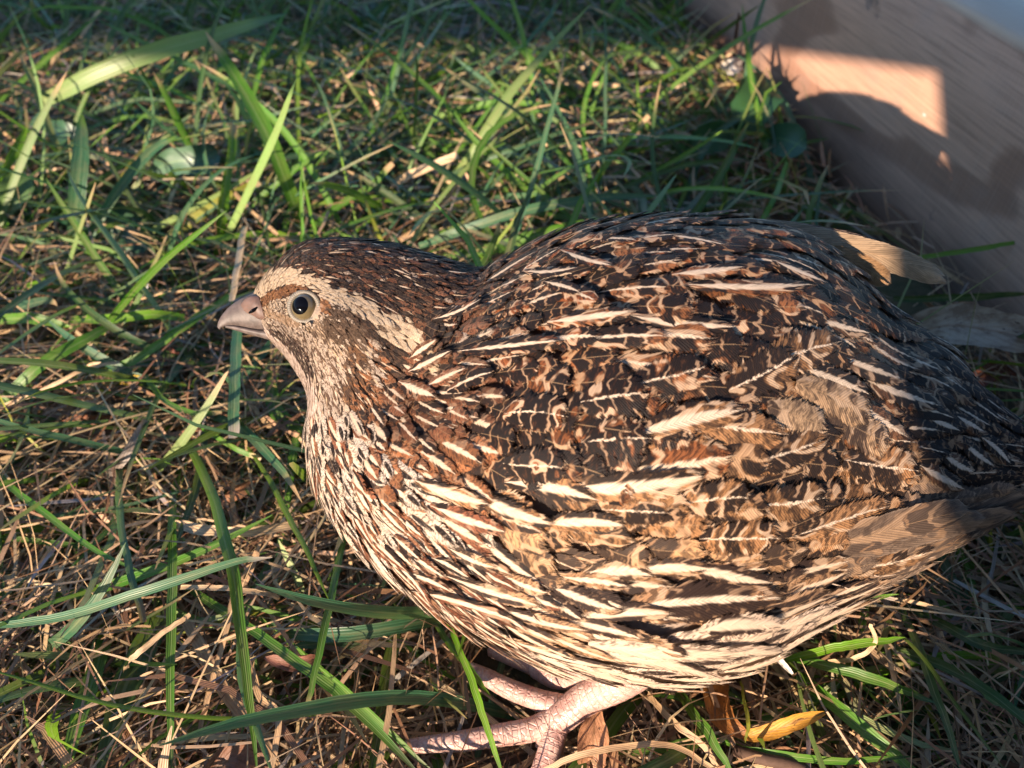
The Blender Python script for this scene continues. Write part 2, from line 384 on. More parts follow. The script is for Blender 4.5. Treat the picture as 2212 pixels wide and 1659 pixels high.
def samp(A, s, t):
    """bilinear sample of grid A at row s, column t (wraps)"""
    s = np.asarray(s, float); over = np.maximum(s-(NS-1.001), 0); under = np.minimum(s, 0)
    sc = np.clip(s, 0, NS-1.001); i = sc.astype(int); f = (sc-i)[..., None]
    t = np.mod(t, NT); j = np.floor(t).astype(int) % NT; g = (t-np.floor(t))[..., None]; j2 = (j+1) % NT
    r = (A[i, j]*(1-g)+A[i, j2]*g)*(1-f)+(A[i+1, j]*(1-g)+A[i+1, j2]*g)*f
    if A is Q: r = r + (over+under)[..., None]*samp(DS, np.clip(s, 0, NS-1.01), t)
    return r
# body mesh (coarse copy of the surface, closed)
def col4(c, a=1.): return np.concatenate([np.asarray(c, float), np.full(np.asarray(c).shape[:-1]+(1,), a)], -1)

# ---- plumage regions, in picture units on the bird's side
STROKES = [ # colour key, half width, polyline (laid on the head; later ones win)
 ('crown', 70, [(600, 575), (720, 560), (830, 575), (950, 610)]),
 ('crown', 40, [(880, 660), (960, 690), (985, 740)]),
 ('browncheek', 40, [(700, 720), (740, 760)]),
 ('pale', 30, [(600, 705), (650, 745), (690, 760), (720, 800)]),
 ('pale', 22, [(700, 850), (720, 790), (740, 760)]),
 ('white', 24, [(540, 712), (588, 745), (632, 790), (664, 840)]),
 ('malar', 11, [(584, 704), (612, 724), (642, 752), (665, 790)]),
 ('lore', 16, [(560, 668), (590, 690), (625, 700)]),
 ('pale', 9, [(570, 690), (600, 702), (640, 716), (668, 730)]),
 ('ear', 24, [(715, 683), (745, 688), (768, 698)]), ('ear', 16, [(705, 700), (740, 716)]),
 ('brown', 15, [(752, 745), (742, 790), (735, 830)]),
 ('pale', 11, [(779, 722), (781, 760), (790, 800)]),
 ('darkline', 19, [(772, 674), (803, 706), (826, 750), (842, 800)]),
 ('brownline', 9, [(566, 654), (590, 640), (622, 628), (650, 625)]),
 ('brownline', 7, [(690, 650), (697, 672)]),
 ('super', 16, [(546, 636), (568, 620), (594, 609)]), ('super', 13, [(594, 609), (630, 604), (662, 610), (707, 631)]),
 ('super', 17, [(707, 633), (760, 653), (811, 683)]), ('super', 27, [(811, 685), (850, 706), (890, 735), (905, 765)]),
]
HC = { # base, dark, coverage, line strength, chance of a pale streak
 'crown': ((.125, .048, .026), (.014, .010, .010), .50, .15, .10), 'super': ((.62, .48, .34), (.36, .25, .16), .12, 0, 0),
 'brownline': ((.27, .12, .05), (.12, .055, .03), .4, 0, 0), 'lore': ((.36, .245, .16), (.28, .17, .10), .3, 0, 0),
 'ear': ((.14, .088, .058), (.07, .044, .03), .5, 0, 0), 'malar': ((.12, .07, .05), (.03, .02, .018), .55, 0, .15),
 'white': ((.62, .49, .41), (.42, .29, .22), .2, 0, 0), 'pale': ((.52, .41, .32), (.13, .08, .055), .36, 0, .2),
 'darkline': ((.085, .045, .028), (.022, .014, .012), .5, 0, .05), 'brown': ((.20, .10, .05), (.06, .035, .025), .5, 0, .1),
 'browncheek': ((.40, .28, .19), (.12, .08, .055), .42, 0, .15)}
# type: base, dark, coverage, bar frequency, line strength, streak chance, streak width lo/hi
TY = {
 'crown': ((.115, .045, .024), (.014, .010, .010), .55, .5, .3, .14, .18, .3),
 'throat': ((.58, .45, .34), (.045, .026, .020), .42, .3, 0, .45, .3, .5),
 'breast': ((.62, .49, .38), (.012, .008, .008), .45, .14, 0, .18, .28, .45),
 'neck': ((.31, .12, .05), (.022, .014, .012), .42, .34, .3, .55, .16, .32),
 'ruff': ((.19, .075, .038), (.022, .014, .012), .45, .34, .3, .65, .14, .30),
 'mantle': ((.25, .080, .030), (.011, .008, .008), .60, .40, .9, .20, .08, .16),
 'dark': ((.23, .080, .030), (.011, .008, .008), .66, .42, 1, .05, .1, .2),
 'scap': ((.26, .100, .040), (.011, .008, .008), .58, .36, 1, .16, .08, .16),
 'covert': ((.34, .170, .076), (.020, .013, .011), .50, .36, 1.0, .10, .07, .13),
 'cvlow': ((.41, .23, .115), (.05, .032, .024), .46, .34, .95, .15, .07, .14),
 'rufflank': ((.19, .066, .033), (.015, .010, .009), .44, .26, .5, .85, .24, .40),
 'flank': ((.42, .235, .125), (.030, .018, .015), .50, .24, .8, .72, .22, .38),
 'belly': ((.66, .50, .38), (.030, .017, .014), .30, .14, 0, .55, .6, .85),
 'under': ((.6, .46, .36), (.5, .38, .28), .3, .3, 0, 0, .2, .3),
 'rump': ((.17, .080, .042), (.014, .011, .011), .60, .42, .7, .40, .09, .17),
 'prim': ((.20, .135, .095), (.085, .058, .044), .42, .55, .6, 0, .1, .1)}
CP = [(600, 560, 26, 13, 'crown'), (720, 530, 32, 17, 'crown'), (800, 560, 34, 18, 'crown'), (900, 580, 38, 18, 'crown'), (985, 610, 36, 17, 'crown'),
 (850, 640, 32, 16, 'crown'), (700, 700, 17, 9, 'throat'), (640, 720, 15, 8, 'throat'), (600, 650, 14, 7, 'throat'), (620, 780, 18, 9, 'throat'),
 (700, 840, 30, 12, 'throat'), (770, 830, 34, 15, 'neck'), (690, 920, 58, 24, 'breast'), (690, 1010, 74, 28, 'breast'), (760, 930, 70, 27, 'breast'),
 (770, 1080, 84, 30, 'breast'), (840, 960, 66, 28, 'neck'), (850, 860, 56, 24, 'ruff'), (930, 790, 60, 24, 'ruff'), (930, 880, 70, 28, 'ruff'),
 (990, 700, 52, 22, 'mantle'), (880, 1060, 86, 32, 'breast'), (740, 1140, 80, 28, 'breast'), (930, 1000, 80, 34, 'neck'), (860, 1180, 90, 27, 'rufflank'), (950, 1230, 100, 30, 'rufflank'),
 (860, 1265, 90, 32, 'breast'), (1000, 1320, 100, 28, 'rufflank'), (960, 1350, 100, 32, 'belly'), (1100, 1400, 110, 34, 'belly'), (1250, 1445, 120, 40, 'belly'),
 (1400, 1455, 140, 46, 'belly'), (1550, 1430, 150, 52, 'belly'), (1640, 1400, 140, 46, 'belly'), (1100, 1290, 120, 36, 'flank'), (1250, 1350, 130, 38, 'flank'), (1250, 1250, 130, 42, 'flank'),
 (1400, 1300, 150, 46, 'flank'), (1400, 1390, 160, 52, 'belly'), (1560, 1330, 150, 48, 'flank'), (1650, 1330, 130, 44, 'flank'), (1500, 1230, 140, 50, 'cvlow'),
 (1100, 650, 74, 34, 'mantle'), (1200, 570, 84, 36, 'mantle'), (1350, 520, 90, 36, 'mantle'), (1300, 620, 100, 42, 'scap'), (1550, 520, 100, 40, 'mantle'), (1750, 560, 100, 40, 'dark'),
 (1300, 700, 116, 56, 'scap'), (1500, 640, 120, 56, 'scap'), (1500, 730, 120, 60, 'scap'), (1080, 780, 90, 44, 'mantle'), (1150, 870, 96, 54, 'dark'), (1300, 860, 110, 60, 'dark'), (1050, 960, 96, 50, 'dark'),
 (1500, 820, 120, 64, 'scap'), (1650, 760, 116, 60, 'scap'), (1650, 890, 116, 62, 'covert'), (1250, 970, 110, 60, 'dark'), (1430, 980, 120, 62, 'covert'),
 (1700, 1010, 120, 64, 'covert'), (1850, 1010, 110, 60, 'covert'), (1720, 1150, 120, 64, 'covert'), (1550, 1120, 120, 60, 'covert'), (1330, 1110, 120, 56, 'covert'), (1150, 1090, 110, 46, 'covert'), (1120, 1180, 110, 44, 'cvlow'), (1300, 1180, 120, 46, 'cvlow'),
 (1850, 740, 110, 46, 'rump'), (1950, 840, 110, 44, 'rump'), (1800, 850, 116, 54, 'scap'), (1950, 960, 100, 44, 'rump'), (2050, 950, 100, 40, 'rump'), (2000, 740, 100, 40, 'rump'), (1870, 620, 110, 40, 'dark'), (2150, 1000, 90, 36, 'rump'),
 (1900, 1130, 130, 60, 'prim'), (1800, 1260, 140, 50, 'prim'), (2000, 1190, 140, 50, 'prim'), (2150, 1110, 140, 44, 'prim')]
CPX = np.array([(c[0], c[1], c[2], c[3]) for c in CP], float); CPT = [c[4] for c in CP]
def seg_d(p, a, b):
    a, b = np.array(a, float), np.array(b, float); ab = b-a
    t = np.clip(((p-a)@ab)/(ab@ab), 0, 1); return np.linalg.norm(p-(a+t[:, None]*ab), axis=1)
def regions(px):
    """nearest plumage control point and head stroke for each picture point"""
    d = ((px[:, None]-CPX[None, :, :2])**2).sum(-1); i = d.argmin(1)
    w = 1/(d+400)**2; LW = (w[..., None]*CPX[None, :, 2:]).sum(1)/w.sum(1)[:, None]
    st = np.full(len(px), -1)
    for k, (key, hw, pl) in enumerate(STROKES):
        dm = np.min([seg_d(px, pl[j], pl[j+1]) for j in range(len(pl)-1)], axis=0); st[dm < hw] = k
    return i, LW, st

def feather_grid(nr, nc, shape):
    """unit outline: v along, u across (half width profile)"""
    v = np.linspace(0, 1, nr)[:, None]; u = np.linspace(-1, 1, nc)[None]
    prof = np.interp(v, *shape)
    return np.broadcast_to(v, (nr, nc)), np.broadcast_to(u, (nr, nc)), u*prof
SH_ROUND = ([0, .12, .35, .65, .85, .95, 1], [.30, .62, .92, 1, .86, .58, .18])
SH_LONG = ([0, .1, .3, .6, .8, .93, 1], [.25, .6, .95, 1, .78, .42, .08])
SH_PRIM = ([0, .1, .3, .7, .9, .97, 1], [.5, .8, 1, 1, .85, .5, .1])
class Acc:
    """collects feather patches as plain arrays"""
    def __init__(s): s.V, s.F, s.uv, s.fa, s.fb, s.fc, s.n = [], [], [], [], [], [], 0
    def add(s, V, nr, nc, uv, fa, fb, fc):
        s.V.append(V); s.F.append(gridfaces(nr, nc)+s.n); s.uv.append(uv); k = len(V); s.n += k
        for l, c in ((s.fa, fa), (s.fb, fb), (s.fc, fc)): l.append(np.broadcast_to(np.asarray(c, float), (k, 4)))
    def mesh(s, name):
        c = np.concatenate
        return mesh(name, c(s.V), c(s.F), MFL if name == 'flight_feather' else MF, c(s.uv), {'fa': c(s.fa), 'fb': c(s.fb), 'fc': c(s.fc)})
def style(kind, strokekey=None):
    r = random.random
    if strokekey:
        b, d, cov, ln, pst = HC[strokekey]; q = r()
        if strokekey == 'crown': b = (.20, .080, .042) if q < .3 else ((.03, .02, .018) if q < .68 else ((.48, .35, .26) if q > .95 else b))
        elif q < {'pale': .2, 'browncheek': .28, 'malar': .0, 'white': .05, 'super': .06}.get(strokekey, 0): b = (.10, .058, .038)
        elif q > 1-{'malar': .22, 'ear': .12, 'darkline': .12, 'brown': .22, 'browncheek': .3, 'lore': .2}.get(strokekey, 0): b = (.58, .44, .33)
        sw = random.uniform(.2, .35) if r() < pst else 0; fq = .45
    else:
        b, d, cov, fq, ln, pst, lo, hi = TY[kind]
        if kind == 'breast' and r() < .28: b, pst = (.26, .10, .05), .9
        sw = random.uniform(lo, hi) if r() < pst else 0
    if kind in ('breast', 'belly') and not strokekey: ln = -2 if r() < (.85 if kind == 'breast' else .55) else 0
    pale = b[0] > .45; j = random.uniform(.9, 1.1) if pale else random.uniform(.68, 1.32); hue = random.uniform(-.06, .06)
    b = np.clip(np.array(b)*j*np.array([1, 1+hue*.5, 1+hue]), 0, .88); cov = min(1, max(0, cov+random.uniform(-.14, .14)))
    return (*b, sw), (*d, cov), (r(), fq*random.uniform(.75, 1.3), ln*random.uniform(.75, 1), random.uniform(.15, 1))
PXM = ZB/F   # metres per picture unit at the bird
def patch(s, t, Lm, Wm, ang, shape, nr, nc, lift, arch, bend=0.):
    """feather rooted at surface coordinate (s,t) lying along the surface towards the tail"""
    v, u, uw = feather_grid(nr, nc, shape)
    ps, pt = samp(DS, s, t), samp(DT, s, t)
    D = norm(ps); n = samp(NRM, s, t); n = n/np.linalg.norm(n); S = np.cross(n, D)
    D, S = D*math.cos(ang)+S*math.sin(ang), S*math.cos(ang)-D*math.sin(ang)
    G = np.array([[ps@ps, ps@pt], [ps@pt, pt@pt]]); Gi = np.linalg.inv(G)
    x = v*Lm - .12*Lm*np.abs(u)*(v < .5)*0; y = uw*Wm/2 + bend*Lm*v*v
    vec = x[..., None]*D+y[..., None]*S
    ab = np.stack([vec@ps, vec@pt], -1)@Gi.T
    s2, t2 = s+ab[..., 0], t+ab[..., 1]
    P = samp(Q, s2, t2); N = norm(samp(NRM, s2, t2))
    off = .0002+lift*v+arch*(1-u*u)*np.sin(np.clip(v*1.1, 0, 1)*math.pi*.75)
    P = P+N*off[..., None]
    uv = np.stack([u*.5+.5, v], -1)
    return P.reshape(-1, 3), uv.reshape(-1, 2)

# ---- body object
quail = bpy.data.objects.new('quail', None); COL.objects.link(quail)
quail['label'] = 'brown and cream streaked quail crouching on the grass beside the board'; quail['category'] = 'quail'
def build_body():
    rs = np.unique(np.r_[np.arange(0, NS, 4), NS-1]); cs = np.arange(0, NT, 4)
    V = (Q-NRM*.0008)[rs][:, cs]; px = QPX[rs][:, cs].reshape(-1, 2)
    i, LW, st = regions(px)
    col = np.array([np.array(TY[CPT[a]][0])*.45+np.array(TY[CPT[a]][1])*.55 if k < 0 else np.array(HC[STROKES[k][0]][0]) for a, k in zip(i, st)])
    nr, nc = len(rs), len(cs); V = V.reshape(-1, 3)
    Fq = gridfaces(nr, nc, True); tri = np.vstack([Fq[:, [0, 1, 2]], Fq[:, [0, 2, 3]]])
    k = len(V); V = np.vstack([V, Q[0].mean(0), Q[-1].mean(0)]); col = np.vstack([col, col[0], col[-1]])
    a = np.arange(nc); b = (a+1) % nc; o = (nr-1)*nc
    tri = np.vstack([tri, np.stack([b, a, a*0+k], -1), np.stack([o+a, o+b, a*0+k+1], -1)])[:, ::-1]
    M = Mat('down'); at_ = M.attr('col'); n = M.noise(M.obj(), 900, 3); M.set(Base_Color=M.mix(n*.6, at_.outputs['Color'], (.03, .02, .015)), Roughness=.8); M.bump(n, .6, .0006)
    return link('body', mesh('body', V, tri, M.m, attrs={'col': col4(col)}), quail)
build_body()
bvh = BVHTree.FromPolygons([tuple(p) for p in Q[::4, ::4].reshape(-1, 3)], [tuple(int(x) for x in f) for f in gridfaces(NS//4, NT//4, True)])
def hit(px, py):
    d = norm(at(px, py, zc=1)-CAM); r = bvh.ray_cast(Vector(CAM), Vector(d))
    if r[0] is None: return None
    n = np.array(r[1]); n = n if n@d < 0 else -n
    return np.array(r[0]), n

# ---- scattered plumage
FEATHERS = []                               # (visible size, V, uv, nr, nc, attrs)
def scatter():
    Ncand = 90000
    area = np.linalg.norm(np.cross(DS, DT), axis=-1); 
    wgt = (area/(area.mean())); hd = np.clip(1-(np.arange(NS)/NS)/.28, 0, 1)*5+1; wgt = wgt*hd[:, None]
    p = (wgt/wgt.sum()).ravel(); idx = RNG.choice(NS*NT, Ncand, p=p)
    s = idx//NT+RNG.random(Ncand)-.5; t = idx % NT+RNG.random(Ncand)-.5; s = np.clip(s, 0, NS-1.01)
    P = samp(Q, s, t); th = (t/NT*2-1)*np.pi
    px = np.stack([samp(QPX[..., :1], s, t)[..., 0], samp(QPX[..., 1:], s, t)[..., 0]], -1)
    i, LW, st = regions(px)
    rad = np.interp(LW[:, 1], [12, 18, 24, 40], [.28, .33, .46, .58])*np.sqrt(LW[:, 0]*LW[:, 1])*PXM
    cell = .006; grid = {}; keep = []
    for k in range(Ncand):
        q = P[k]; c = (int(q[0]//cell), int(q[1]//cell), int(q[2]//cell)); r2 = rad[k]**2; ok = True
        for a in (-1, 0, 1):
            for b in (-1, 0, 1):
                for d in (-1, 0, 1):
                    for w in grid.get((c[0]+a, c[1]+b, c[2]+d), ()):
                        e = P[w]-q
                        if e[0]*e[0]+e[1]*e[1]+e[2]*e[2] < r2: ok = False; break
                    if not ok: break
                if not ok: break
            if not ok: break
        if ok: grid.setdefault(c, []).append(k); keep.append(k)
    EYE = np.array([655, 662.])
    for k in keep:
        if np.linalg.norm(px[k]-EYE) < 37: continue
        L, Wd = LW[k]; small = Wd < 19; key = STROKES[st[k]][0] if st[k] >= 0 else None; ty = CPT[i[k]]
        if key and key != 'crown': small = True
        j = random.uniform(.82, 1.22); L *= j; Wd *= random.uniform(.85, 1.15)
        fa, fb, fc = style(ty, key)
        if fa[3] > 0 and not small: L *= 1.3; Wd *= .95; fc = (*fc[:3], random.uniform(.75, 1))
        under = abs(th[k]) < math.pi and P[k][2] < .012 and ty in ('belly', 'flank')
        if not small: Wd *= 1.38; L *= 1.15
        nr, nc = (4, 3) if small else ((7, 5) if L > 60 else (6, 5))
        lift = (.0012 if not small else .0006)*random.uniform(.7, 1.5)*(L/60)**.5
        if small: L *= 1.35; Wd *= .8
        shape = SH_LONG if small or ty in ('breast', 'throat', 'crown', 'mantle', 'flank', 'belly', 'rufflank', 'neck', 'ruff', 'rump', 'prim') else SH_ROUND
        V, uv = patch(s[k], t[k], L*PXM, Wd*PXM, random.gauss(0, .10), shape, nr, nc, lift, (Wd*PXM)*.07, random.gauss(0, .03))
        vis = math.cos(th[k]); size = L*Wd*max(vis, 0) if px[k][0] < 2150 else 0
        FEATHERS.append((size, V, uv, nr, nc, fa, fb, fc))
scatter()

# ---- placed feathers: root and tip in the picture, width, streak, type
HF = [(1159, 600, 1264, 600, 30, .3, 'mantle'), (1236, 562, 1334, 600, 34, .3, 'mantle'), (1198, 628, 1266, 655, 34, .25, 'mantle'), (1474, 606, 1596, 597, 40, .38, 'scap'),
 (1519, 628, 1746, 630, 40, .36, 'scap'), (1225, 704, 1380, 691, 42, .36, 'scap'), (1397, 697, 1580, 718, 44, .36, 'scap'), (1281, 746, 1447, 742, 56, .13, 'scap'),
 (1043, 764, 1236, 749, 46, .2, 'mantle'), (1735, 806, 1858, 856, 64, .24, 'rump'), (1807, 778, 1930, 828, 60, .22, 'rump'), (1873, 832, 2008, 881, 62, .24, 'rump'),
 (1840, 878, 1941, 947, 56, .24, 'rump'), (1755, 700, 1853, 729, 46, .26, 'rump'), (1676, 585, 1764, 629, 36, .34, 'dark'), (1404, 934, 1598, 887, 66, .34, 'covert'),
 (1275, 1038, 1521, 1015, 66, .36, 'covert'), (1137, 1044, 1300, 1066, 50, .4, 'covert'), (937, 1044, 1085, 1080, 44, .46, 'covert'), (1060, 1070, 1216, 1118, 46, .48, 'covert'), (973, 1095, 1118, 1138, 44, .38, 'rufflank'),
 (1215, 1122, 1360, 1116, 48, .4, 'covert'), (1286, 1222, 1410, 1216, 50, .45, 'cvlow'), (1384, 1218, 1530, 1206, 56, .42, 'flank'), (1500, 1206, 1655, 1240, 54, .36, 'flank'),
 (1405, 1298, 1690, 1271, 84, .20, 'flank'), (1013, 1243, 1190, 1293, 44, .3, 'flank'), (1100, 1232, 1194, 1266, 40, .3, 'flank'), (1219, 1265, 1345, 1306, 44, .34, 'flank'), (1203, 1280, 1268, 1318, 40, .3, 'flank'),
 (1235, 1235, 1364, 1252, 42, .3, 'flank'), (1274, 1316, 1448, 1311, 44, .42, 'flank'), (1116, 1306, 1280, 1338, 44, .36, 'flank'), (1240, 1330, 1394, 1356, 46, .36, 'flank'), (945, 1274, 1144, 1326, 40, .36, 'rufflank'),
 (1532, 1345, 1678, 1330, 60, .5, 'belly'), (1334, 1374, 1606, 1377, 72, .62, 'belly'), (1144, 1370, 1340, 1412, 46, .5, 'flank'), (1433, 1408, 1697, 1381, 60, .62, 'belly'), (1310, 1398, 1560, 1440, 52, .6, 'belly'),
 (877, 1216, 950, 1286, 40, .3, 'rufflank'), (875, 1156, 930, 1192, 40, .3, 'rufflank'), (905, 1190, 985, 1232, 38, .32, 'rufflank'), (960, 1200, 1035, 1232, 36, .3, 'rufflank'), (900, 1230, 1000, 1262, 36, .34, 'rufflank'),
 (1000, 1290, 1110, 1335, 36, .36, 'rufflank'), (820, 1180, 900, 1265, 34, .4, 'breast'), (1000, 1180, 1090, 1205, 40, .3, 'cvlow'),
 (2067, 957, 2124, 1005, 44, .3, 'rump'), (2112, 955, 2160, 1004, 40, .3, 'rump'), (1995, 907, 2047, 931, 40, .3, 'rump'), (2028, 985, 2080, 1016, 42, .32, 'rump'), (1985, 1010, 2060, 1050, 44, .34, 'rump'), (2056, 905, 2100, 935, 36, .3, 'rump'),
 (1447, 528, 1566, 556, 36, .22, 'mantle'), (1310, 536, 1380, 548, 32, .25, 'mantle'), (1230, 640, 1300, 672, 48, .14, 'mantle'), (900, 770, 965, 742, 30, .34, 'ruff'), (905, 800, 1000, 768, 34, .34, 'ruff'), (950, 835, 1032, 806, 36, .3, 'ruff'), (880, 835, 968, 868, 46, .34, 'ruff'),
 (1000, 845, 1090, 815, 44, .16, 'mantle'), (960, 690, 1062, 662, 30, .26, 'mantle'), (1690, 1150, 1900, 1078, 70, .09, 'covert'), (1780, 1220, 2000, 1165, 80, .08, 'covert'), (1600, 1000, 1760, 940, 80, .06, 'covert'),
 (1560, 850, 1700, 770, 90, .05, 'covert'), (1620, 800, 1790, 745, 90, .06, 'covert'), (1700, 830, 1860, 900, 90, 0, 'cvpale'), (1760, 880, 1900, 960, 90, 0, 'cvpale'), (1640, 880, 1760, 925, 80, 0, 'cvpale'), (1800, 990, 1960, 1010, 100, .04, 'covert'),
 (1450, 1080, 1600, 1060, 80, .05, 'covert'), (1610, 1080, 1760, 1060, 86, .06, 'covert'), (1500, 1150, 1660, 1145, 84, .06, 'covert'), (1250, 880, 1400, 860, 90, .04, 'dark'), (1100, 900, 1240, 910, 84, .03, 'dark'), (1360, 840, 1520, 800, 90, .05, 'scap'),
 (1100, 1000, 1240, 1010, 76, .04, 'dark'), (1260, 960, 1400, 950, 86, .04, 'dark'), (1300, 1090, 1440, 1090, 70, .05, 'covert')]
PR = [(1740, 1262, 2330, 1030, 62), (1750, 1288, 2270, 1052, 56), (1760, 1305, 2190, 1095, 52), (1700, 1250, 2180, 1088, 62), (1700, 1222, 2105, 1104, 70), (1690, 1200, 2062, 1086, 78)]
TY['cvpale'] = ((.46, .29, .165), (.06, .038, .028), .36, .4, .8, 0, 0, 0)
def strip(P, N, wid, nc, shape, u_arch, lift):
    nr = len(P); v, u, uw = feather_grid(nr, nc, shape)
    T = norm(np.gradient(P, axis=0)); S = norm(np.cross(N, T))
    V = P[:, None]+S[:, None]*(uw*wid/2)[..., None]+N[:, None]*(lift(v)+u_arch*wid*(1-u*u))[..., None]
    return V.reshape(-1, 3), np.stack([u*.5+.5, v], -1).reshape(-1, 2)
def along(x0, y0, x1, y1, n, bend=0.):
    P, N = [], []
    for f in np.linspace(0, 1, n):
        b = bend*math.sin(f*math.pi); L = math.hypot(x1-x0, y1-y0)
        h = hit(x0+(x1-x0)*f-(y1-y0)*b, y0+(y1-y0)*f+(x1-x0)*b)
        if h is None:
            if len(P) < 2: return None
            h = (P[-1]*2-P[-2], N[-1])
        P.append(h[0]); N.append(h[1])
    N = np.array(N); N[1:-1] = norm(N[:-2]+2*N[1:-1]+N[2:])
    return np.array(P), N
PLACED = []
for x0, y0, x1, y1, w, sw, ty in HF:
    if sw > .12: x0, y0 = x0-(x1-x0)*.22, y0-(y1-y0)*.22
    a = along(x0, y0, x1, y1, 9, random.uniform(-.05, .05))
    if a is None: continue
    fa, fb, fc = style(ty); fa = (*fa[:3], sw); fc = (*fc[:3], 1.0)
    V, uv = strip(*a, w*PXM, 7, SH_LONG if sw > .12 else SH_ROUND, .06, lambda v: .0017+.0012*v)
    PLACED.append(('feather', V, uv, 9, 7, fa, fb, fc))
for k, (x0, y0, x1, y1, w) in enumerate(PR):
    a = along(x0, y0, x1, y1, 14, -.03)
    if a is None: continue
    fa, fb, fc = style('prim'); fa = (*fa[:3], 0)
    V, uv = strip(*a, w*PXM, 7, SH_PRIM, .05, lambda v, k=k: -.0006+(.0020+.0004*k)*np.clip(v/.45, 0, 1))
    PLACED.append(('flight_feather', V, uv, 14, 7, fa, fb, fc))
# far wing tip, standing off the back
for pts, w, base in (([(1560, 492), (1680, 504), (1800, 528), (1930, 562), (2050, 608)], 62, (.36, .25, .155)), ([(1560, 486), (1700, 497), (1830, 520), (1930, 548)], 40, (.09, .06, .05)), ([(1640, 520), (1760, 540), (1860, 575), (1925, 612)], 56, (.30, .17, .08))):
    K = spline(pts, 14); P = np.array([at(a, b, zc=.177+.003*abs(i/13-.5)) for i, (a, b) in enumerate(K)])
    N = np.tile(norm(np.array([-.15, -.75, .55])), (14, 1))
    V, uv = strip(P, N, w*PXM, 7, SH_PRIM, .10, lambda v: 0*v)
    PLACED.append(('flight_feather', V, uv, 14, 7, (*base, 0), (*[c*.7 for c in base], .3), (random.random(), .4, .1, .4)))
def spotted_breast():
    """cream breast feathers, each with one dark drop, overlapping down the breast"""
    R_ = [(676, 900), (760, 885), (860, 965), (925, 1055), (960, 1150), (900, 1215), (830, 1200), (740, 1130), (690, 1040)]
    got = []
    for k in range(9000):
        s_ = random.uniform(25, 170); th = random.uniform(-1.5, 1.2); t_ = (th/np.pi+1)/2*NT
        p = samp(QPX, np.array(s_), np.array(t_))
        inp = False
        for (x0, y0), (x1, y1) in zip(R_, R_[1:]+R_[:1]):
            if (y0 > p[1]) != (y1 > p[1]) and p[0] < (x1-x0)*(p[1]-y0)/(y1-y0)+x0: inp = not inp
        if not inp or any((p[0]-q[0])**2+(p[1]-q[1])**2 < 27**2 for q in got): continue
        got.append(p); big = 1+.35*min(1, max(0, (p[1]-900)/250))
        rf = random.random() < .22; b = np.array((.30, .13, .065) if rf else (.64, .52, .42))*random.uniform(.9, 1.1)
        for mir in (0, 1):                     # both sides of the bird
            V, uv = patch(s_, t_ if not mir else ((2-th/np.pi)/2*NT) % NT, random.uniform(60, 74)*PXM*big, random.uniform(25, 31)*PXM*big, random.gauss(0, .14), SH_LONG, 7, 5, .0017, .0004, random.gauss(0, .04))
            FEATHERS.append((2600*big if not mir else 0, V, uv, 7, 5, (*b, random.uniform(.25, .4) if rf else 0), (.012, .008, .008, .4), (random.random(), .2, -2, 1)))
spotted_breast()
def wisps():
    """loose hair-thin barbs standing off the outline and the flank"""
    for k in range(420):
        if k % 3 == 0: s_, th = random.uniform(90, 300), random.gauss(math.pi/2, .25)
        else: s_, th = random.uniform(70, 280), random.gauss(-math.pi/2+.25, .35)
        t_ = (th/np.pi+1)/2*NT; pale = k % 3 != 0
        fa = (*((.62, .48, .37) if pale else (.16, .08, .045)), 0); fb = (*((.45, .33, .25) if pale else (.03, .02, .015)), .2)
        V, uv = patch(s_, t_, random.uniform(45, 95)*PXM, random.uniform(3, 7)*PXM, random.gauss(0, .3), SH_LONG, 7, 5, random.uniform(.0015, .0034), 0., random.gauss(0, .12))
        FEATHERS.append((0, V, uv, 7, 5, fa, fb, (random.random(), .3, 0, .8)))
wisps()
def emit_feathers():
    for nm, V, uv, nr, nc, fa, fb, fc in PLACED:
        A = Acc(); A.add(V, nr, nc, uv, fa, fb, fc); link(nm, A.mesh(nm), quail)
    FEATHERS.sort(key=lambda f: -f[0]); nb = 300-len(PLACED)
    for f in FEATHERS[:nb]:
        A = Acc(); A.add(*f[1:3][:1], f[3], f[4], f[2], *f[5:]); link('feather', A.mesh('feather'), quail)
    A = Acc()
    for f in FEATHERS[nb:]: A.add(f[1], f[3], f[4], f[2], *f[5:])
    link('plumage', A.mesh('plumage'), quail, kind='stuff')
    print('feathers', len(FEATHERS), len(PLACED), 'plumage verts', A.n)
emit_feathers()

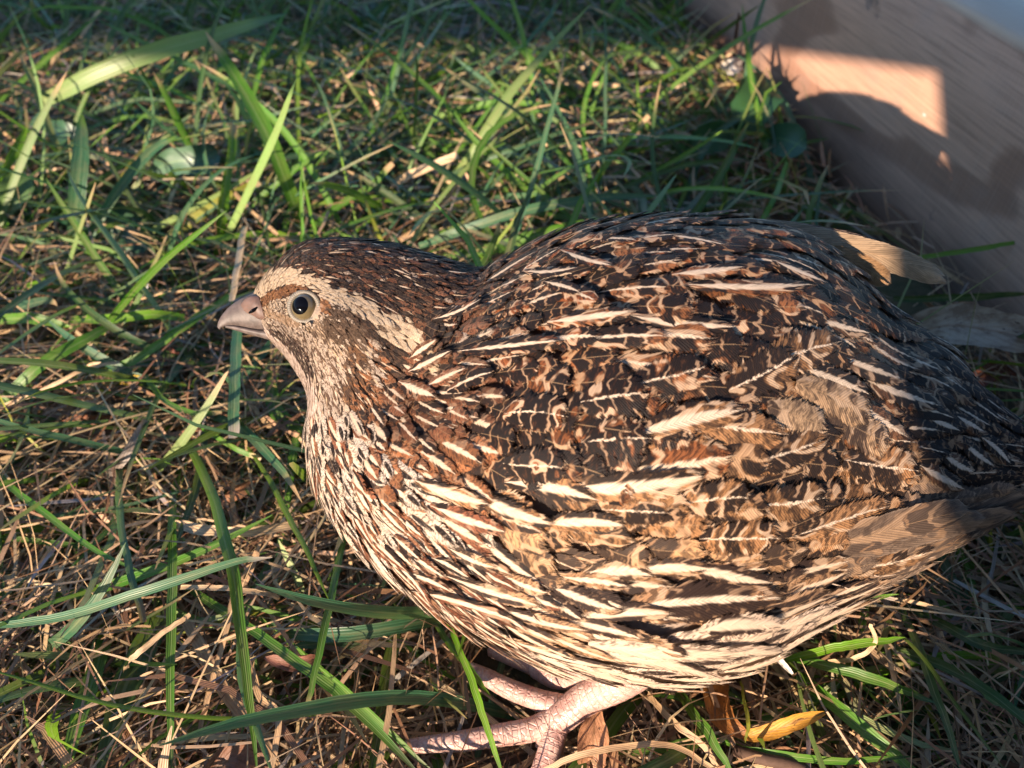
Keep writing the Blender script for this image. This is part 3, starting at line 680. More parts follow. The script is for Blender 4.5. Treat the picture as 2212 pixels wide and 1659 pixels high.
# ---- eye, beak
def lathe(prof, n, axis, origin, mat, name, parent, mod=None):
    """revolve (radius, height) profile about axis at origin"""
    axis = norm(np.asarray(axis)); a = norm(np.cross(axis, [0, 0, 1.])); b = np.cross(axis, a)
    th = np.linspace(0, 2*np.pi, n, endpoint=False); prof = np.asarray(prof, float)
    R = np.repeat(prof[:, :1], n, 1); Hh = np.repeat(prof[:, 1:], n, 1)
    if mod is not None: R, Hh = mod(R, Hh, th)
    V = origin+R[..., None]*(np.cos(th)[None, :, None]*a+np.sin(th)[None, :, None]*b)+Hh[..., None]*axis
    return link(name, mesh(name, V.reshape(-1, 3), gridfaces(len(prof), n, True)[:, ::-1], mat), parent)
def eye():
    P, N = hit(655, 662); N = norm(N*.75+norm(CAM-P)*.45); r = 29*PXM; c = P-N*r*.42
    M = Mat('iris'); o = M.obj(); n = M.noise(o, 1800, 3); M.set(Base_Color=M.mix(n, (.070, .052, .026), (.125, .095, .05)), Roughness=.06)
    M.b.inputs['Coat Weight'].default_value = .3; M.b.inputs['Coat Roughness'].default_value = .02
    a = np.linspace(0.001, 2.2, 16)
    e = lathe(np.stack([r*np.sin(a), r*np.cos(a)], -1), 32, N, c, M.m, 'eye', quail)
    pr = 17.5*PXM; am = math.asin(pr/r); a = np.linspace(.001, am, 7); off = norm(norm(CAM-P)*1+N*.0-RT*.06)
    lathe(np.stack([(r+4e-5)*np.sin(a), (r+4e-5)*np.cos(a)], -1), 28, norm(N*.9+RT*-.02), c, M_PUPIL, 'pupil', e)
    a = np.linspace(0, 2*np.pi, 13); R0, r0 = 31*PXM, 5.2*PXM
    def mod(R, Hh, th): return R*(1+.06*np.cos(th*2)[None])+.0001*np.sin(th*46)[None], Hh+.00014*np.cos(th*46)[None]*(np.abs(R-R0) > r0*.3)
    lathe(np.stack([R0+r0*np.cos(a), r*.30+r0*.75*np.sin(a)], -1), 138, N, c, M_RING, 'eyelid', e, mod)
eye()
def loft(st, k_over, n, m, mat, name, parent):
    K = spline(st, n); V = []
    for a, b, c, d, k, z in K:
        u, l = at(a, b, zc=z), at(c, d, zc=z); C = (u+l)/2; e1 = (u-l)/2; e1n = e1/np.linalg.norm(e1); v = norm(CAM-C); v = norm(v-(v@e1n)*e1n)
        th = np.linspace(0, 2*np.pi, m, endpoint=False); V.append(C+np.sin(th)[:, None]*e1+np.cos(th)[:, None]*v*np.linalg.norm(e1)*k)
    V = np.array(V).reshape(-1, 3); Fq = gridfaces(n, m, True); tri = np.vstack([Fq[:, [0, 1, 2]], Fq[:, [0, 2, 3]]]); k = len(V)
    V = np.vstack([V, V[:m].mean(0), V[-m:].mean(0)]); a = np.arange(m); b = (a+1) % m; o = (n-1)*m
    tri = np.vstack([tri, np.stack([b, a, a*0+k], -1), np.stack([o+a, o+b, a*0+k+1], -1)])
    return link(name, mesh(name, V, tri, mat), parent)
ub = loft([(575, 612, 600, 712, .62, ZB), (548, 632, 575, 714, .66, ZB), (522, 644, 548, 712, .66, ZB), (498, 660, 520, 706, .66, ZB), (482, 677, 498, 703, .66, ZB), (472, 694, 482, 706, .6, ZB), (469, 706, 474, 712, .5, ZB)], 1, 28, 20, M_BEAK, 'upper_beak', quail)
loft([(600, 712, 606, 742, 1.1, ZB), (560, 712, 566, 730, 1.4, ZB), (528, 707, 532, 721, 1.5, ZB), (504, 703, 506, 713, 1.4, ZB), (486, 702, 487, 708, 1.1, ZB)], 1, 20, 16, M_BEAK, 'lower_beak', quail)
loft([(560, 638, 574, 690, .46, ZB-.0036), (544, 638, 560, 690, .62, ZB-.0032), (530, 645, 546, 682, .62, ZB-.0027), (520, 658, 530, 676, .5, ZB-.0020)], 1, 14, 14, M_CERE, 'cere', ub)
V_, T_, uv_ = tube([at(538, 676, zc=ZB-.0046), at(546, 671, zc=ZB-.0049), at(555, 664, zc=ZB-.0050)], [.0002, .00042, .0002], 8, 10)
link('nostril', mesh('nostril', V_, T_, M_PUPIL), ub)

# ---- legs and toes
def limb(name, parent, pts, rad, rings, ns=40, mat=MFOOT):
    P = [at(x, y, z=z) for x, y, z in pts]
    V, T, uv = tube(P, rad, 14, ns)
    if rings:
        ph = uv[:, 1]*rings*math.pi*2; C = spline(P, ns); c = np.repeat(C, 14, 0); c = np.vstack([c, C[0], C[-1]])
        V = c+(V-c)*(1+.014*np.sin(ph))[:, None]
    return link(name, mesh(name, V, T, mat, uv, {'col': col4(np.zeros((len(V), 3)), rings/15)}), parent)
def legs():
    lg = limb('leg', quail, [(1440, 1400, .034), (1345, 1468, .022), (1262, 1512, .014), (1200, 1560, .0085)], [.0048, .0043, .0038, .0037], 16)
    limb('toe', lg, [(1215, 1545, .009), (1150, 1575, .008), (1080, 1588, .007), (980, 1603, .006), (885, 1612, .004)], [.0031, .0028, .0026, .0023, .0017], 15)
    limb('toe', lg, [(1225, 1528, .0095), (1165, 1513, .009), (1100, 1488, .008), (1050, 1462, .007), (1022, 1446, .006)], [.0029, .0026, .0024, .0021, .0016], 12)
    limb('toe', lg, [(1205, 1560, .0085), (1192, 1605, .008), (1176, 1650, .007), (1150, 1710, .006), (1120, 1770, .004)], [.0030, .0028, .0026, .0022, .0016], 14)
    limb('toe', lg, [(1215, 1535, .008), (1262, 1548, .004), (1300, 1560, .000)], [.0022, .0018, .0012], 6)
    for a, b in (((890, 1611, .0045), (858, 1618, .001)), ((1026, 1448, .0065), (1002, 1434, .003)), ((1124, 1765, .0045), (1105, 1800, .001))):
        m = tuple((p+q)/2+(0, -3, .0012)[i] for i, (p, q) in enumerate(zip(a, b)))
        limb('claw', lg, [a, m, b], [.0014, .0011, .0003], 0, 12, M_CLAW)
    limb('web', lg, [(1212, 1545, .0085), (1180, 1585, .0055), (1160, 1612, .003)], [.0032, .0024, .0006], 5)
    l2 = limb('leg', quail, [(1330, 1400, .03), (1262, 1448, .016), (1205, 1462, .009), (1160, 1440, .006)], [.0036, .0032, .003, .003], 12)
    limb('toe', l2, [(1165, 1442, .006), (1120, 1425, .005), (1060, 1405, .003)], [.0026, .0023, .0016], 12)
    limb('toe', l2, [(1168, 1438, .006), (1150, 1405, .005), (1120, 1360, .003)], [.0026, .0023, .0016], 12)
legs()

# ------------------------------------------------------------------ grass
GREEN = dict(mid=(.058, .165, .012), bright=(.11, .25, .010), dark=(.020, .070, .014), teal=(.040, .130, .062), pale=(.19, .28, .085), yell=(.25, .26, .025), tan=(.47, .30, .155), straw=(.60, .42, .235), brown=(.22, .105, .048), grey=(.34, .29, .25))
def ribbon(P, wid, up, fold=.25, prof=None, ns=None):
    """folded blade along points P (n,3), facing up; returns grid arrays n x 3"""
    n = len(P); T = norm(np.gradient(P, axis=0)); S = norm(np.cross(T, up)); N = np.cross(S, T)
    v = np.linspace(0, 1, n); w = wid/2*(np.interp(v, [0, .15, .6, .88, 1], [.6, .9, 1, .62, .06]) if prof is None else prof)
    V = np.stack([P-S*w[:, None]+N*(w*fold)[:, None], P, P+S*w[:, None]+N*(w*fold)[:, None]], 1)
    uv = np.stack(np.broadcast_arrays(np.array([0, .5, 1.])[None], v[:, None]), -1)
    return V.reshape(-1, 3), uv.reshape(-1, 2), np.repeat(v, 3)
def blade_obj(name, pts, wpx, c0, c1, label, cat='grass blade', group=None, tip=.86, cut=False, mat=None, roll=None, n=22):
    P = spline([at(x, y, z=z) for x, y, z in pts], n); P = P+np.cumsum(RNG.normal(0, .00012, P.shape), 0)
    zc = proj(P)[1].mean(); wid = wpx/F*zc
    up = norm(norm(CAM-P.mean(0))+RNG.normal(0, .28, 3)) if roll is None else norm(np.array(roll, float))
    prof = np.interp(np.linspace(0, 1, n), [0, .2, .95, 1], [.8, 1, .8, .7]) if cut else None
    V, uv, v = ribbon(P, wid, up, .3, prof)
    a, b = np.array(GREEN[c0]), np.array(GREEN[c1]); f = np.clip((v-tip)/.06, 0, 1)[:, None]
    col = (a*(1-f)+b*f)*RNG.uniform(.85, 1.15); seed = RNG.random()
    me = mesh(name, V, gridfaces(n, 3), mat or (MS if c0 in ('tan', 'straw', 'brown', 'grey') else MB), uv, {'col': col4(col, seed)})
    o = link(name, me, label=label, category=cat)
    if group: o['group'] = group
    return o
G = 'grass_blade'; S_ = 'straw'
HB = [ # name, points (picture x, y, height), width, colour, tip colour, label, cut
 (G, [(655, 500, .0), (628, 420, .02), (575, 290, .045), (510, 175, .06), (440, 72, .075)], 34, 'mid', 'tan', 'tall broad green blade with a tan tip rising behind the quail\'s crown', 0),
 (G, [(468, 560, .0), (480, 440, .02), (492, 350, .03), (503, 268, .04)], 24, 'bright', 'tan', 'upright green blade with a cut tan end behind the quail\'s beak', 1),
 (G, [(85, 225, .025), (190, 168, .04), (330, 112, .05), (470, 72, .05), (620, 28, .045)], 36, 'pale', 'teal', 'long broad pale green blade arching flat across the far lawn', 0),
 (G, [(955, 415, .0), (1010, 340, .025), (1110, 190, .05), (1270, 15, .07)], 19, 'pale', 'pale', 'long straight pale green blade leaning beyond the quail\'s nape', 0),
 (G, [(1262, 440, .0), (1300, 370, .02), (1345, 315, .03), (1405, 248, .045)], 14, 'bright', 'tan', 'short yellow-green blade with a cut tan tip behind the quail\'s back', 1),
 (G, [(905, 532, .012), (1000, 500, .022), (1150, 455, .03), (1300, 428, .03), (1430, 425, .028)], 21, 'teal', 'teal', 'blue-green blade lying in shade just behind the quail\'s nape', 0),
 (G, [(920, 565, .008), (1050, 540, .012), (1170, 505, .018), (1260, 478, .02)], 26, 'mid', 'mid', 'green blade lying against the quail\'s nape under the blue-green one', 0),
 (G, [(1270, 440, .01), (1400, 385, .018), (1500, 355, .025), (1605, 345, .025)], 12, 'dark', 'teal', 'thin dark green blade curving towards the board behind the quail', 0),
 (G, [(1330, 410, .01), (1420, 370, .02), (1500, 325, .03), (1566, 285, .04)], 10, 'mid', 'bright', 'thin green stem pointing at the clover beside the board', 0),
 (G, [(1566, 480, .005), (1567, 430, .02), (1565, 368, .04)], 9, 'dark', 'dark', 'thin dark upright stem just behind the quail\'s back', 0),
 (G, [(1960, 560, .02), (2060, 545, .025), (2150, 528, .03), (2240, 505, .035)], 11, 'bright', 'mid', 'thin bright green blade crossing the board above the wing tip', 0),
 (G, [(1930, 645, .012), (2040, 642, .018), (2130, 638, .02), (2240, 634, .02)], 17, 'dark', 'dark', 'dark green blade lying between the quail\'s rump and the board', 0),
 (G, [(-30, 1352, .03), (150, 1325, .035), (300, 1277, .042), (480, 1220, .046), (588, 1202, .046)], 21, 'teal', 'grey', 'long blue-green blade with a dry tip spanning over the dry straw', 0),
 (G, [(392, 930, .004), (440, 1040, .03), (488, 1190, .04), (520, 1390, .035), (552, 1680, .02)], 25, 'mid', 'mid', 'long green blade bowing over the straw in front of the quail', 0),
 (G, [(388, 1000, .0), (368, 1140, .018), (362, 1400, .022), (358, 1680, .014)], 21, 'mid', 'dark', 'straight green blade beside the long bowed one over the straw', 0),
 (G, [(262, 950, .004), (250, 1080, .02), (272, 1220, .026), (305, 1345, .026)], 16, 'teal', 'brown', 'narrow blue-green blade with a frayed brown tip in the straw', 1),
 (G, [(365, 1300, .004), (310, 1400, .01), (265, 1500, .012), (205, 1690, .01)], 58, 'dark', 'dark', 'very broad dark green blade lying flat on the dry straw', 0),
 (G, [(262, 1290, .0), (215, 1410, .008), (175, 1540, .012), (140, 1690, .01)], 38, 'mid', 'mid', 'broad green blade beside the very broad dark one', 0),
 (G, [(505, 935, .004), (560, 1010, .02), (630, 1140, .028), (705, 1300, .03)], 16, 'mid', 'bright', 'slim green blade sloping down beside the quail\'s breast', 0),
 (G, [(400, 1265, .004), (560, 1370, .016), (720, 1490, .02), (915, 1680, .016)], 23, 'mid', 'dark', 'long green blade running diagonally towards the quail\'s toes', 0),
 (G, [(520, 1300, .004), (640, 1400, .014), (790, 1530, .016), (960, 1690, .012)], 20, 'mid', 'dark', 'second diagonal green blade alongside the one pointing at the toes', 0),
 (G, [(752, 1130, .008), (730, 1230, .022), (700, 1390, .026), (658, 1570, .022)], 17, 'mid', 'tan', 'green blade with a tan tip hanging below the quail\'s breast', 0),
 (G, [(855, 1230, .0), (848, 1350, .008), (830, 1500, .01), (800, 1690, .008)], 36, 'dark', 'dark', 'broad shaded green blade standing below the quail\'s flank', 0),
 (G, [(965, 1335, .008), (1005, 1430, .02), (1045, 1540, .022), (1095, 1690, .018)], 17, 'bright', 'mid', 'green blade crossing over the quail\'s pink toes', 0),
 (G, [(905, 1290, .004), (960, 1380, .012), (1010, 1440, .015), (1060, 1500, .016)], 16, 'mid', 'bright', 'short green blade tucked between breast and toes', 0),
 (G, [(514, 690, .022), (511, 770, .028), (506, 860, .03), (507, 942, .028)], 29, 'teal', 'grey', 'blue-green blade hanging straight down below the quail\'s beak', 1),
 (S_, [(530, 490, .02), (521, 560, .03), (510, 650, .036)], 17, 'straw', 'straw', 'pale upright straw standing behind the quail\'s beak', 1),
 (G, [(210, 815, .01), (300, 772, .018), (400, 705, .024), (500, 640, .022)], 19, 'mid', 'mid', 'round green stalk slanting up to the quail\'s beak', 1),
 (G, [(155, 690, .014), (240, 688, .02), (330, 682, .02), (400, 690, .015)], 24, 'bright', 'mid', 'bright green flat blade beside the slanting stalk near the beak', 1),
 (G, [(-20, 890, .008), (80, 800, .02), (180, 740, .022), (260, 700, .02)], 26, 'mid', 'mid', 'green blade curving through the grass ahead of the quail', 0),
 (G, [(-30, 690, .015), (60, 688, .02), (150, 705, .018)], 24, 'mid', 'bright', 'flat green blade end ahead of the quail\'s face', 0),
 (S_, [(-10, 885, .012), (90, 845, .02), (170, 805, .024), (255, 785, .02)], 9, 'straw', 'straw', 'thin wavy straw lying across the green blades ahead of the quail', 1),
 (S_, [(375, 1132, .018), (450, 1143, .02), (540, 1145, .02), (640, 1130, .016)], 24, 'straw', 'straw', 'thick flat pale straw lying level below the bowed blade', 1),
 (S_, [(268, 1450, .015), (290, 1420, .022), (340, 1375, .024), (412, 1325, .026)], 14, 'straw', 'tan', 'bent pale straw resting on the very broad dark blade', 1),
 (S_, [(540, 1400, .008), (556, 1500, .014), (598, 1540, .016), (575, 1680, .014)], 17, 'tan', 'straw', 'kinked straw standing among the dry thatch', 1),
 (S_, [(405, 1345, .01), (480, 1480, .012), (560, 1590, .012), (610, 1690, .008)], 30, 'tan', 'straw', 'broad flattened straw beneath the bowed green blade', 1),
 (S_, [(390, 1270, .02), (470, 1275, .022), (560, 1285, .02), (600, 1300, .016)], 13, 'straw', 'straw', 'straight pale straw under the dry-tipped blade', 1),
 (S_, [(435, 1575, .01), (470, 1450, .014), (500, 1350, .018), (520, 1260, .02)], 12, 'tan', 'straw', 'slim tan straw crossing behind the bowed blade', 1),
 (G, [(1690, 1385, .008), (1760, 1335, .022), (1850, 1300, .03), (1945, 1279, .034)], 15, 'mid', 'bright', 'green blade rising from the quail\'s belly along the folded wing', 0),
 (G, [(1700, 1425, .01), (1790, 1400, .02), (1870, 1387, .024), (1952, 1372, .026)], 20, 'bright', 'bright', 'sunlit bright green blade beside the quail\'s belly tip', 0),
 (G, [(1690, 1415, .008), (1790, 1440, .016), (1900, 1470, .018), (2030, 1520, .014)], 23, 'mid', 'teal', 'blade running from sun into shade behind the quail\'s belly', 0),
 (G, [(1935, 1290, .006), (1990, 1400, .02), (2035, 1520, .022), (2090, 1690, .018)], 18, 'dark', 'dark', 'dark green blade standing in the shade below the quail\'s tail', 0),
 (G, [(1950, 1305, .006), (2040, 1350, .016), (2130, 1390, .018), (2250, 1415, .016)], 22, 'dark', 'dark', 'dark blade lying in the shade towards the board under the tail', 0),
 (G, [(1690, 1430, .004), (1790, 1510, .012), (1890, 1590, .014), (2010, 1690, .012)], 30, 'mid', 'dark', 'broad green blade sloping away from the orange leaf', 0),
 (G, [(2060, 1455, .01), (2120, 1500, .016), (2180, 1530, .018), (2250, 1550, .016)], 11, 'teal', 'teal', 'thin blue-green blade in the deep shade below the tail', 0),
 (G, [(1560, 1600, .006), (1640, 1625, .014), (1800, 1645, .016), (1980, 1640, .014)], 17, 'mid', 'dark', 'green blade lying level under the orange leaf', 0),
 (G, [(1455, 1475, .004), (1490, 1540, .012), (1530, 1600, .016), (1575, 1690, .014)], 22, 'mid', 'mid', 'green blade sloping below the quail\'s belly beside the orange leaf', 0),
 (G, [(1600, 1470, .008), (1618, 1540, .02), (1626, 1610, .02)], 9, 'yell', 'yell', 'thin yellowish stem in front of the orange leaf', 0),
 (S_, [(1165, 1670, .014), (1260, 1628, .02), (1380, 1605, .022), (1470, 1610, .02), (1570, 1680, .014)], 14, 'tan', 'straw', 'long arched tan straw below the quail\'s foot', 1),
 (S_, [(1400, 1500, .008), (1450, 1560, .014), (1520, 1620, .014), (1570, 1690, .01)], 16, 'tan', 'tan', 'flat tan straw behind the quail\'s hind toe', 1),
 (S_, [(1740, 1345, .012), (1830, 1320, .02), (1880, 1290, .024), (1890, 1260, .024)], 9, 'tan', 'straw', 'thin tan stem leaning on the folded wing', 1),
 (S_, [(1790, 1430, .012), (1850, 1420, .02), (1890, 1385, .024), (1875, 1345, .026)], 10, 'straw', 'straw', 'curled pale straw loop beside the bright green blade', 1),
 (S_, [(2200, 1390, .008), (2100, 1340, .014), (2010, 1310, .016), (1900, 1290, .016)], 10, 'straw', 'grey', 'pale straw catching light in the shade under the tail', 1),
 (G, [(160, 560, .0), (165, 430, .03), (170, 330, .045), (175, 240, .055)], 34, 'teal', 'mid', 'broad upright blue-green blade in the lawn ahead of the quail', 0),
 (G, [(170, 560, .0), (230, 450, .02), (320, 330, .035), (380, 290, .04)], 20, 'teal', 'mid', 'blue-green blade leaning away from the broad upright one', 0),
 (G, [(-10, 400, .01), (20, 340, .03), (60, 270, .045)], 26, 'mid', 'bright', 'short green blade standing in the far lawn ahead of the quail', 0),
 (G, [(350, 530, .004), (430, 470, .014), (500, 425, .02), (560, 395, .022)], 24, 'yell', 'straw', 'half-dried yellow-green blade lying behind the beak', 1),
 (G, [(515, 470, .006), (610, 390, .02), (700, 330, .03)], 15, 'mid', 'bright', 'slim green blade crossing behind the tall broad one', 0),
 (G, [(655, 560, .01), (653, 450, .03), (655, 360, .045)], 9, 'mid', 'bright', 'thin upright green stem beside the base of the tall broad blade', 0),
 (G, [(640, 540, .004), (720, 450, .014), (800, 400, .02), (850, 350, .028)], 16, 'mid', 'tan', 'green blade with a dry end behind the quail\'s crown', 1),
 (S_, [(845, 400, .01), (900, 370, .02), (990, 330, .03)], 20, 'straw', 'straw', 'short pale straw leaning in the lawn behind the crown', 1),
 (S_, [(860, 520, .008), (930, 470, .016), (985, 395, .02)], 14, 'tan', 'straw', 'tan straw behind the quail\'s nape', 1),
 (S_, [(1185, 535, .01), (1205, 510, .016), (1228, 485, .02)], 14, 'grey', 'grey', 'short grey straw stub behind the quail\'s shoulder', 1),
 (S_, [(480, 370, .02), (520, 430, .022), (600, 505, .016)], 9, 'tan', 'tan', 'thin curved tan stem in front of the upright cut blade', 1),
 (S_, [(1340, 185, .01), (1200, 175, .012), (1130, 170, .012)], 9, 'straw', 'straw', 'sunlit straw lying level in the far lawn', 1),
 (G, [(590, 800, .01), (600, 880, .012), (660, 930, .012)], 36, 'mid', 'mid', 'broad green blade passing behind the quail\'s throat', 0),
 (G, [(390, 870, .006), (440, 920, .018), (500, 960, .02), (560, 985, .018)], 15, 'mid', 'straw', 'green blade with a straw tip in front of the throat', 1),
 (G, [(300, 790, .008), (350, 860, .022), (420, 890, .024), (480, 885, .022)], 12, 'mid', 'straw', 'thin green blade curling up below the beak', 1),
 (S_, [(230, 1035, .01), (270, 970, .02), (310, 905, .022)], 22, 'grey', 'tan', 'stout grey-tan straw with a broken end ahead of the breast', 1),
]
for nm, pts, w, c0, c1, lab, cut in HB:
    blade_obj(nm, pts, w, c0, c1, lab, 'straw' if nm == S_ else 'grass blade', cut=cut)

# ---- scattered grass
SIL = np.array([(472, 700), (545, 628), (590, 576), (650, 526), (725, 513), (830, 518), (945, 551), (1040, 583), (1095, 560), (1180, 518), (1285, 485), (1400, 476), (1520, 475), (1640, 486), (1755, 505), (1900, 530), (2050, 605), (1950, 640), (2040, 745), (2130, 850), (2230, 945), (2330, 1010), (2330, 1060),
 (2215, 1087), (2080, 1170), (1950, 1250), (1835, 1318), (1725, 1380), (1690, 1420), (1620, 1440), (1500, 1470), (1350, 1478), (1180, 1500), (1000, 1430), (1040, 1380), (890, 1290), (788, 1210), (716, 1128), (674, 1037), (662, 945), (668, 875), (660, 845), (622, 775), (574, 728), (500, 716)], float)
FOOT = np.array([(1000, 1425), (1150, 1470), (1260, 1440), (1380, 1460), (1260, 1600), (1200, 1659), (1120, 1720), (1080, 1640), (860, 1650), (840, 1590), (1080, 1545), (1150, 1530), (1000, 1460)], float)
def inside(px, poly):
    x, y = px[..., 0], px[..., 1]; r = np.zeros(x.shape, bool); a = poly; b = np.roll(poly, -1, 0)
    for (x0, y0), (x1, y1) in zip(a, b):
        if y0 == y1: continue
        r ^= ((y0 > y) != (y1 > y)) & (x < (x1-x0)*(y-y0)/(y1-y0)+x0)
    return r
def scatter_blades(n, xr, yr, lens, wids, elev, cols, seg, base_z, curl, dens=None, face=None):
    """returns list arrays: points (n,seg,3), width, colours"""
    x = RNG.uniform(*xr, n); y = RNG.uniform(*yr, n)
    if dens is not None: k = RNG.random(n) < dens(x, y); x, y = x[k], y[k]; n = len(x)
    L = RNG.uniform(*lens, n)*RNG.choice([1, 1, .6], n); az = RNG.uniform(0, 2*np.pi, n); el = RNG.uniform(*elev, n)
    if face is not None: az = face(x, y, az)
    z0 = RNG.uniform(*base_z, n); st = L/(seg-1)
    P = np.zeros((n, seg, 3)); P[:, 0] = np.stack([x, y, z0], -1)
    daz = RNG.normal(0, .12, n); de = -np.abs(RNG.normal(0, curl, n))
    for i in range(1, seg):
        c = np.cos(el); P[:, i] = P[:, i-1]+st[:, None]*np.stack([c*np.cos(az), c*np.sin(az), np.sin(el)], -1)
        P[:, i, 2] = np.maximum(P[:, i, 2], -.006+.002*i); az = az+daz+RNG.normal(0, .06, n); el = el+de/(seg-1)
    w = RNG.uniform(*wids, n); ci = RNG.choice(len(cols), n, p=np.array([c[1] for c in cols])/sum(c[1] for c in cols))
    C = np.array([c[0] for c in cols])[ci]*RNG.uniform(.65, 1.3, (n, 1))*RNG.uniform(.92, 1.08, (n, 3))
    return P, w, C
def clear(P, wmax=.002):
    """which blades keep out of the bird, the board and its view"""
    n, m, _ = P.shape; px, zc = proj(P.reshape(-1, 3)); ins = (inside(px, SIL) | (inside(px, FOOT) & (P.reshape(-1, 3)[:, 2] > .002))) & (zc > .01)
    bad = np.zeros(n*m, bool); Pf = P.reshape(-1, 3)
    for k in np.nonzero(ins)[0]:
        d = Pf[k]-CAM; L = np.linalg.norm(d); h = bvh.ray_cast(Vector(CAM), Vector(d/L))
        if h[0] is None or h[3] > L-.004: bad[k] = True
    near = (np.abs(Pf[:, 0]-.04) < .13) & (np.abs(Pf[:, 1]-.12) < .08)
    for k in np.nonzero(near & ~bad)[0]:
        q, nn, fi, d = bvh.find_nearest(Vector(Pf[k]))
        if d < .0035: bad[k] = True; continue
        r = bvh.ray_cast(Vector(Pf[k]), Vector((0, 0, 1)))
        if r[0] is not None and bvh.ray_cast(Vector(Pf[k]), Vector((0, 0, -1)))[0] is not None: bad[k] = True
    dx = Pf[:, 0]-(BX0+BSL*Pf[:, 1]); bad |= (dx > -.0015) & (dx < .041) & (Pf[:, 2] < .085)
    bad |= (zc < .075)                                      # keep the lens free
    return ~bad.reshape(n, m).any(1)
def blade_mesh(name, P, w, C, mat, tipc=None, flatness=.0):
    n, m, _ = P.shape
    T = norm(np.gradient(P, axis=1)); up = norm(np.array([0, 0, 1.])+RNG.normal(0, .55, (n, 1, 3))); S = norm(np.cross(T, up)); v = np.linspace(0, 1, m)
    prof = np.interp(v, [0, .2, .65, .9, 1], [.75, 1, .9, .55, .12])[None, :, None]*w[:, None, None]/2
    V = np.stack([P-S*prof, P+S*prof], 2).reshape(-1, 3)
    uv = np.stack(np.broadcast_arrays(np.array([0, 1.])[None, None], v[None, :, None], np.zeros((n, m, 2))), -1)[..., :2].reshape(-1, 2)
    f = gridfaces(m, 2); Fc = (np.arange(n)[:, None, None]*(2*m)+f[None]).reshape(-1, 4)
    col = np.repeat(C[:, None], m, 1)
    if tipc is not None:
        tk = (RNG.random(n) < .45)[:, None, None]*np.clip((v-.72)/.2, 0, 1)[None, :, None]; col = col*(1-tk)+np.array(tipc)*tk
    col = np.repeat(col, 2, 1).reshape(-1, 3); seed = np.repeat(RNG.random(n), 2*m)
    return mesh(name, V, Fc, mat, uv, {'col': np.concatenate([col, seed[:, None]], 1)})
def pick(P, w, C, k): return P[k], w[k], C[k]
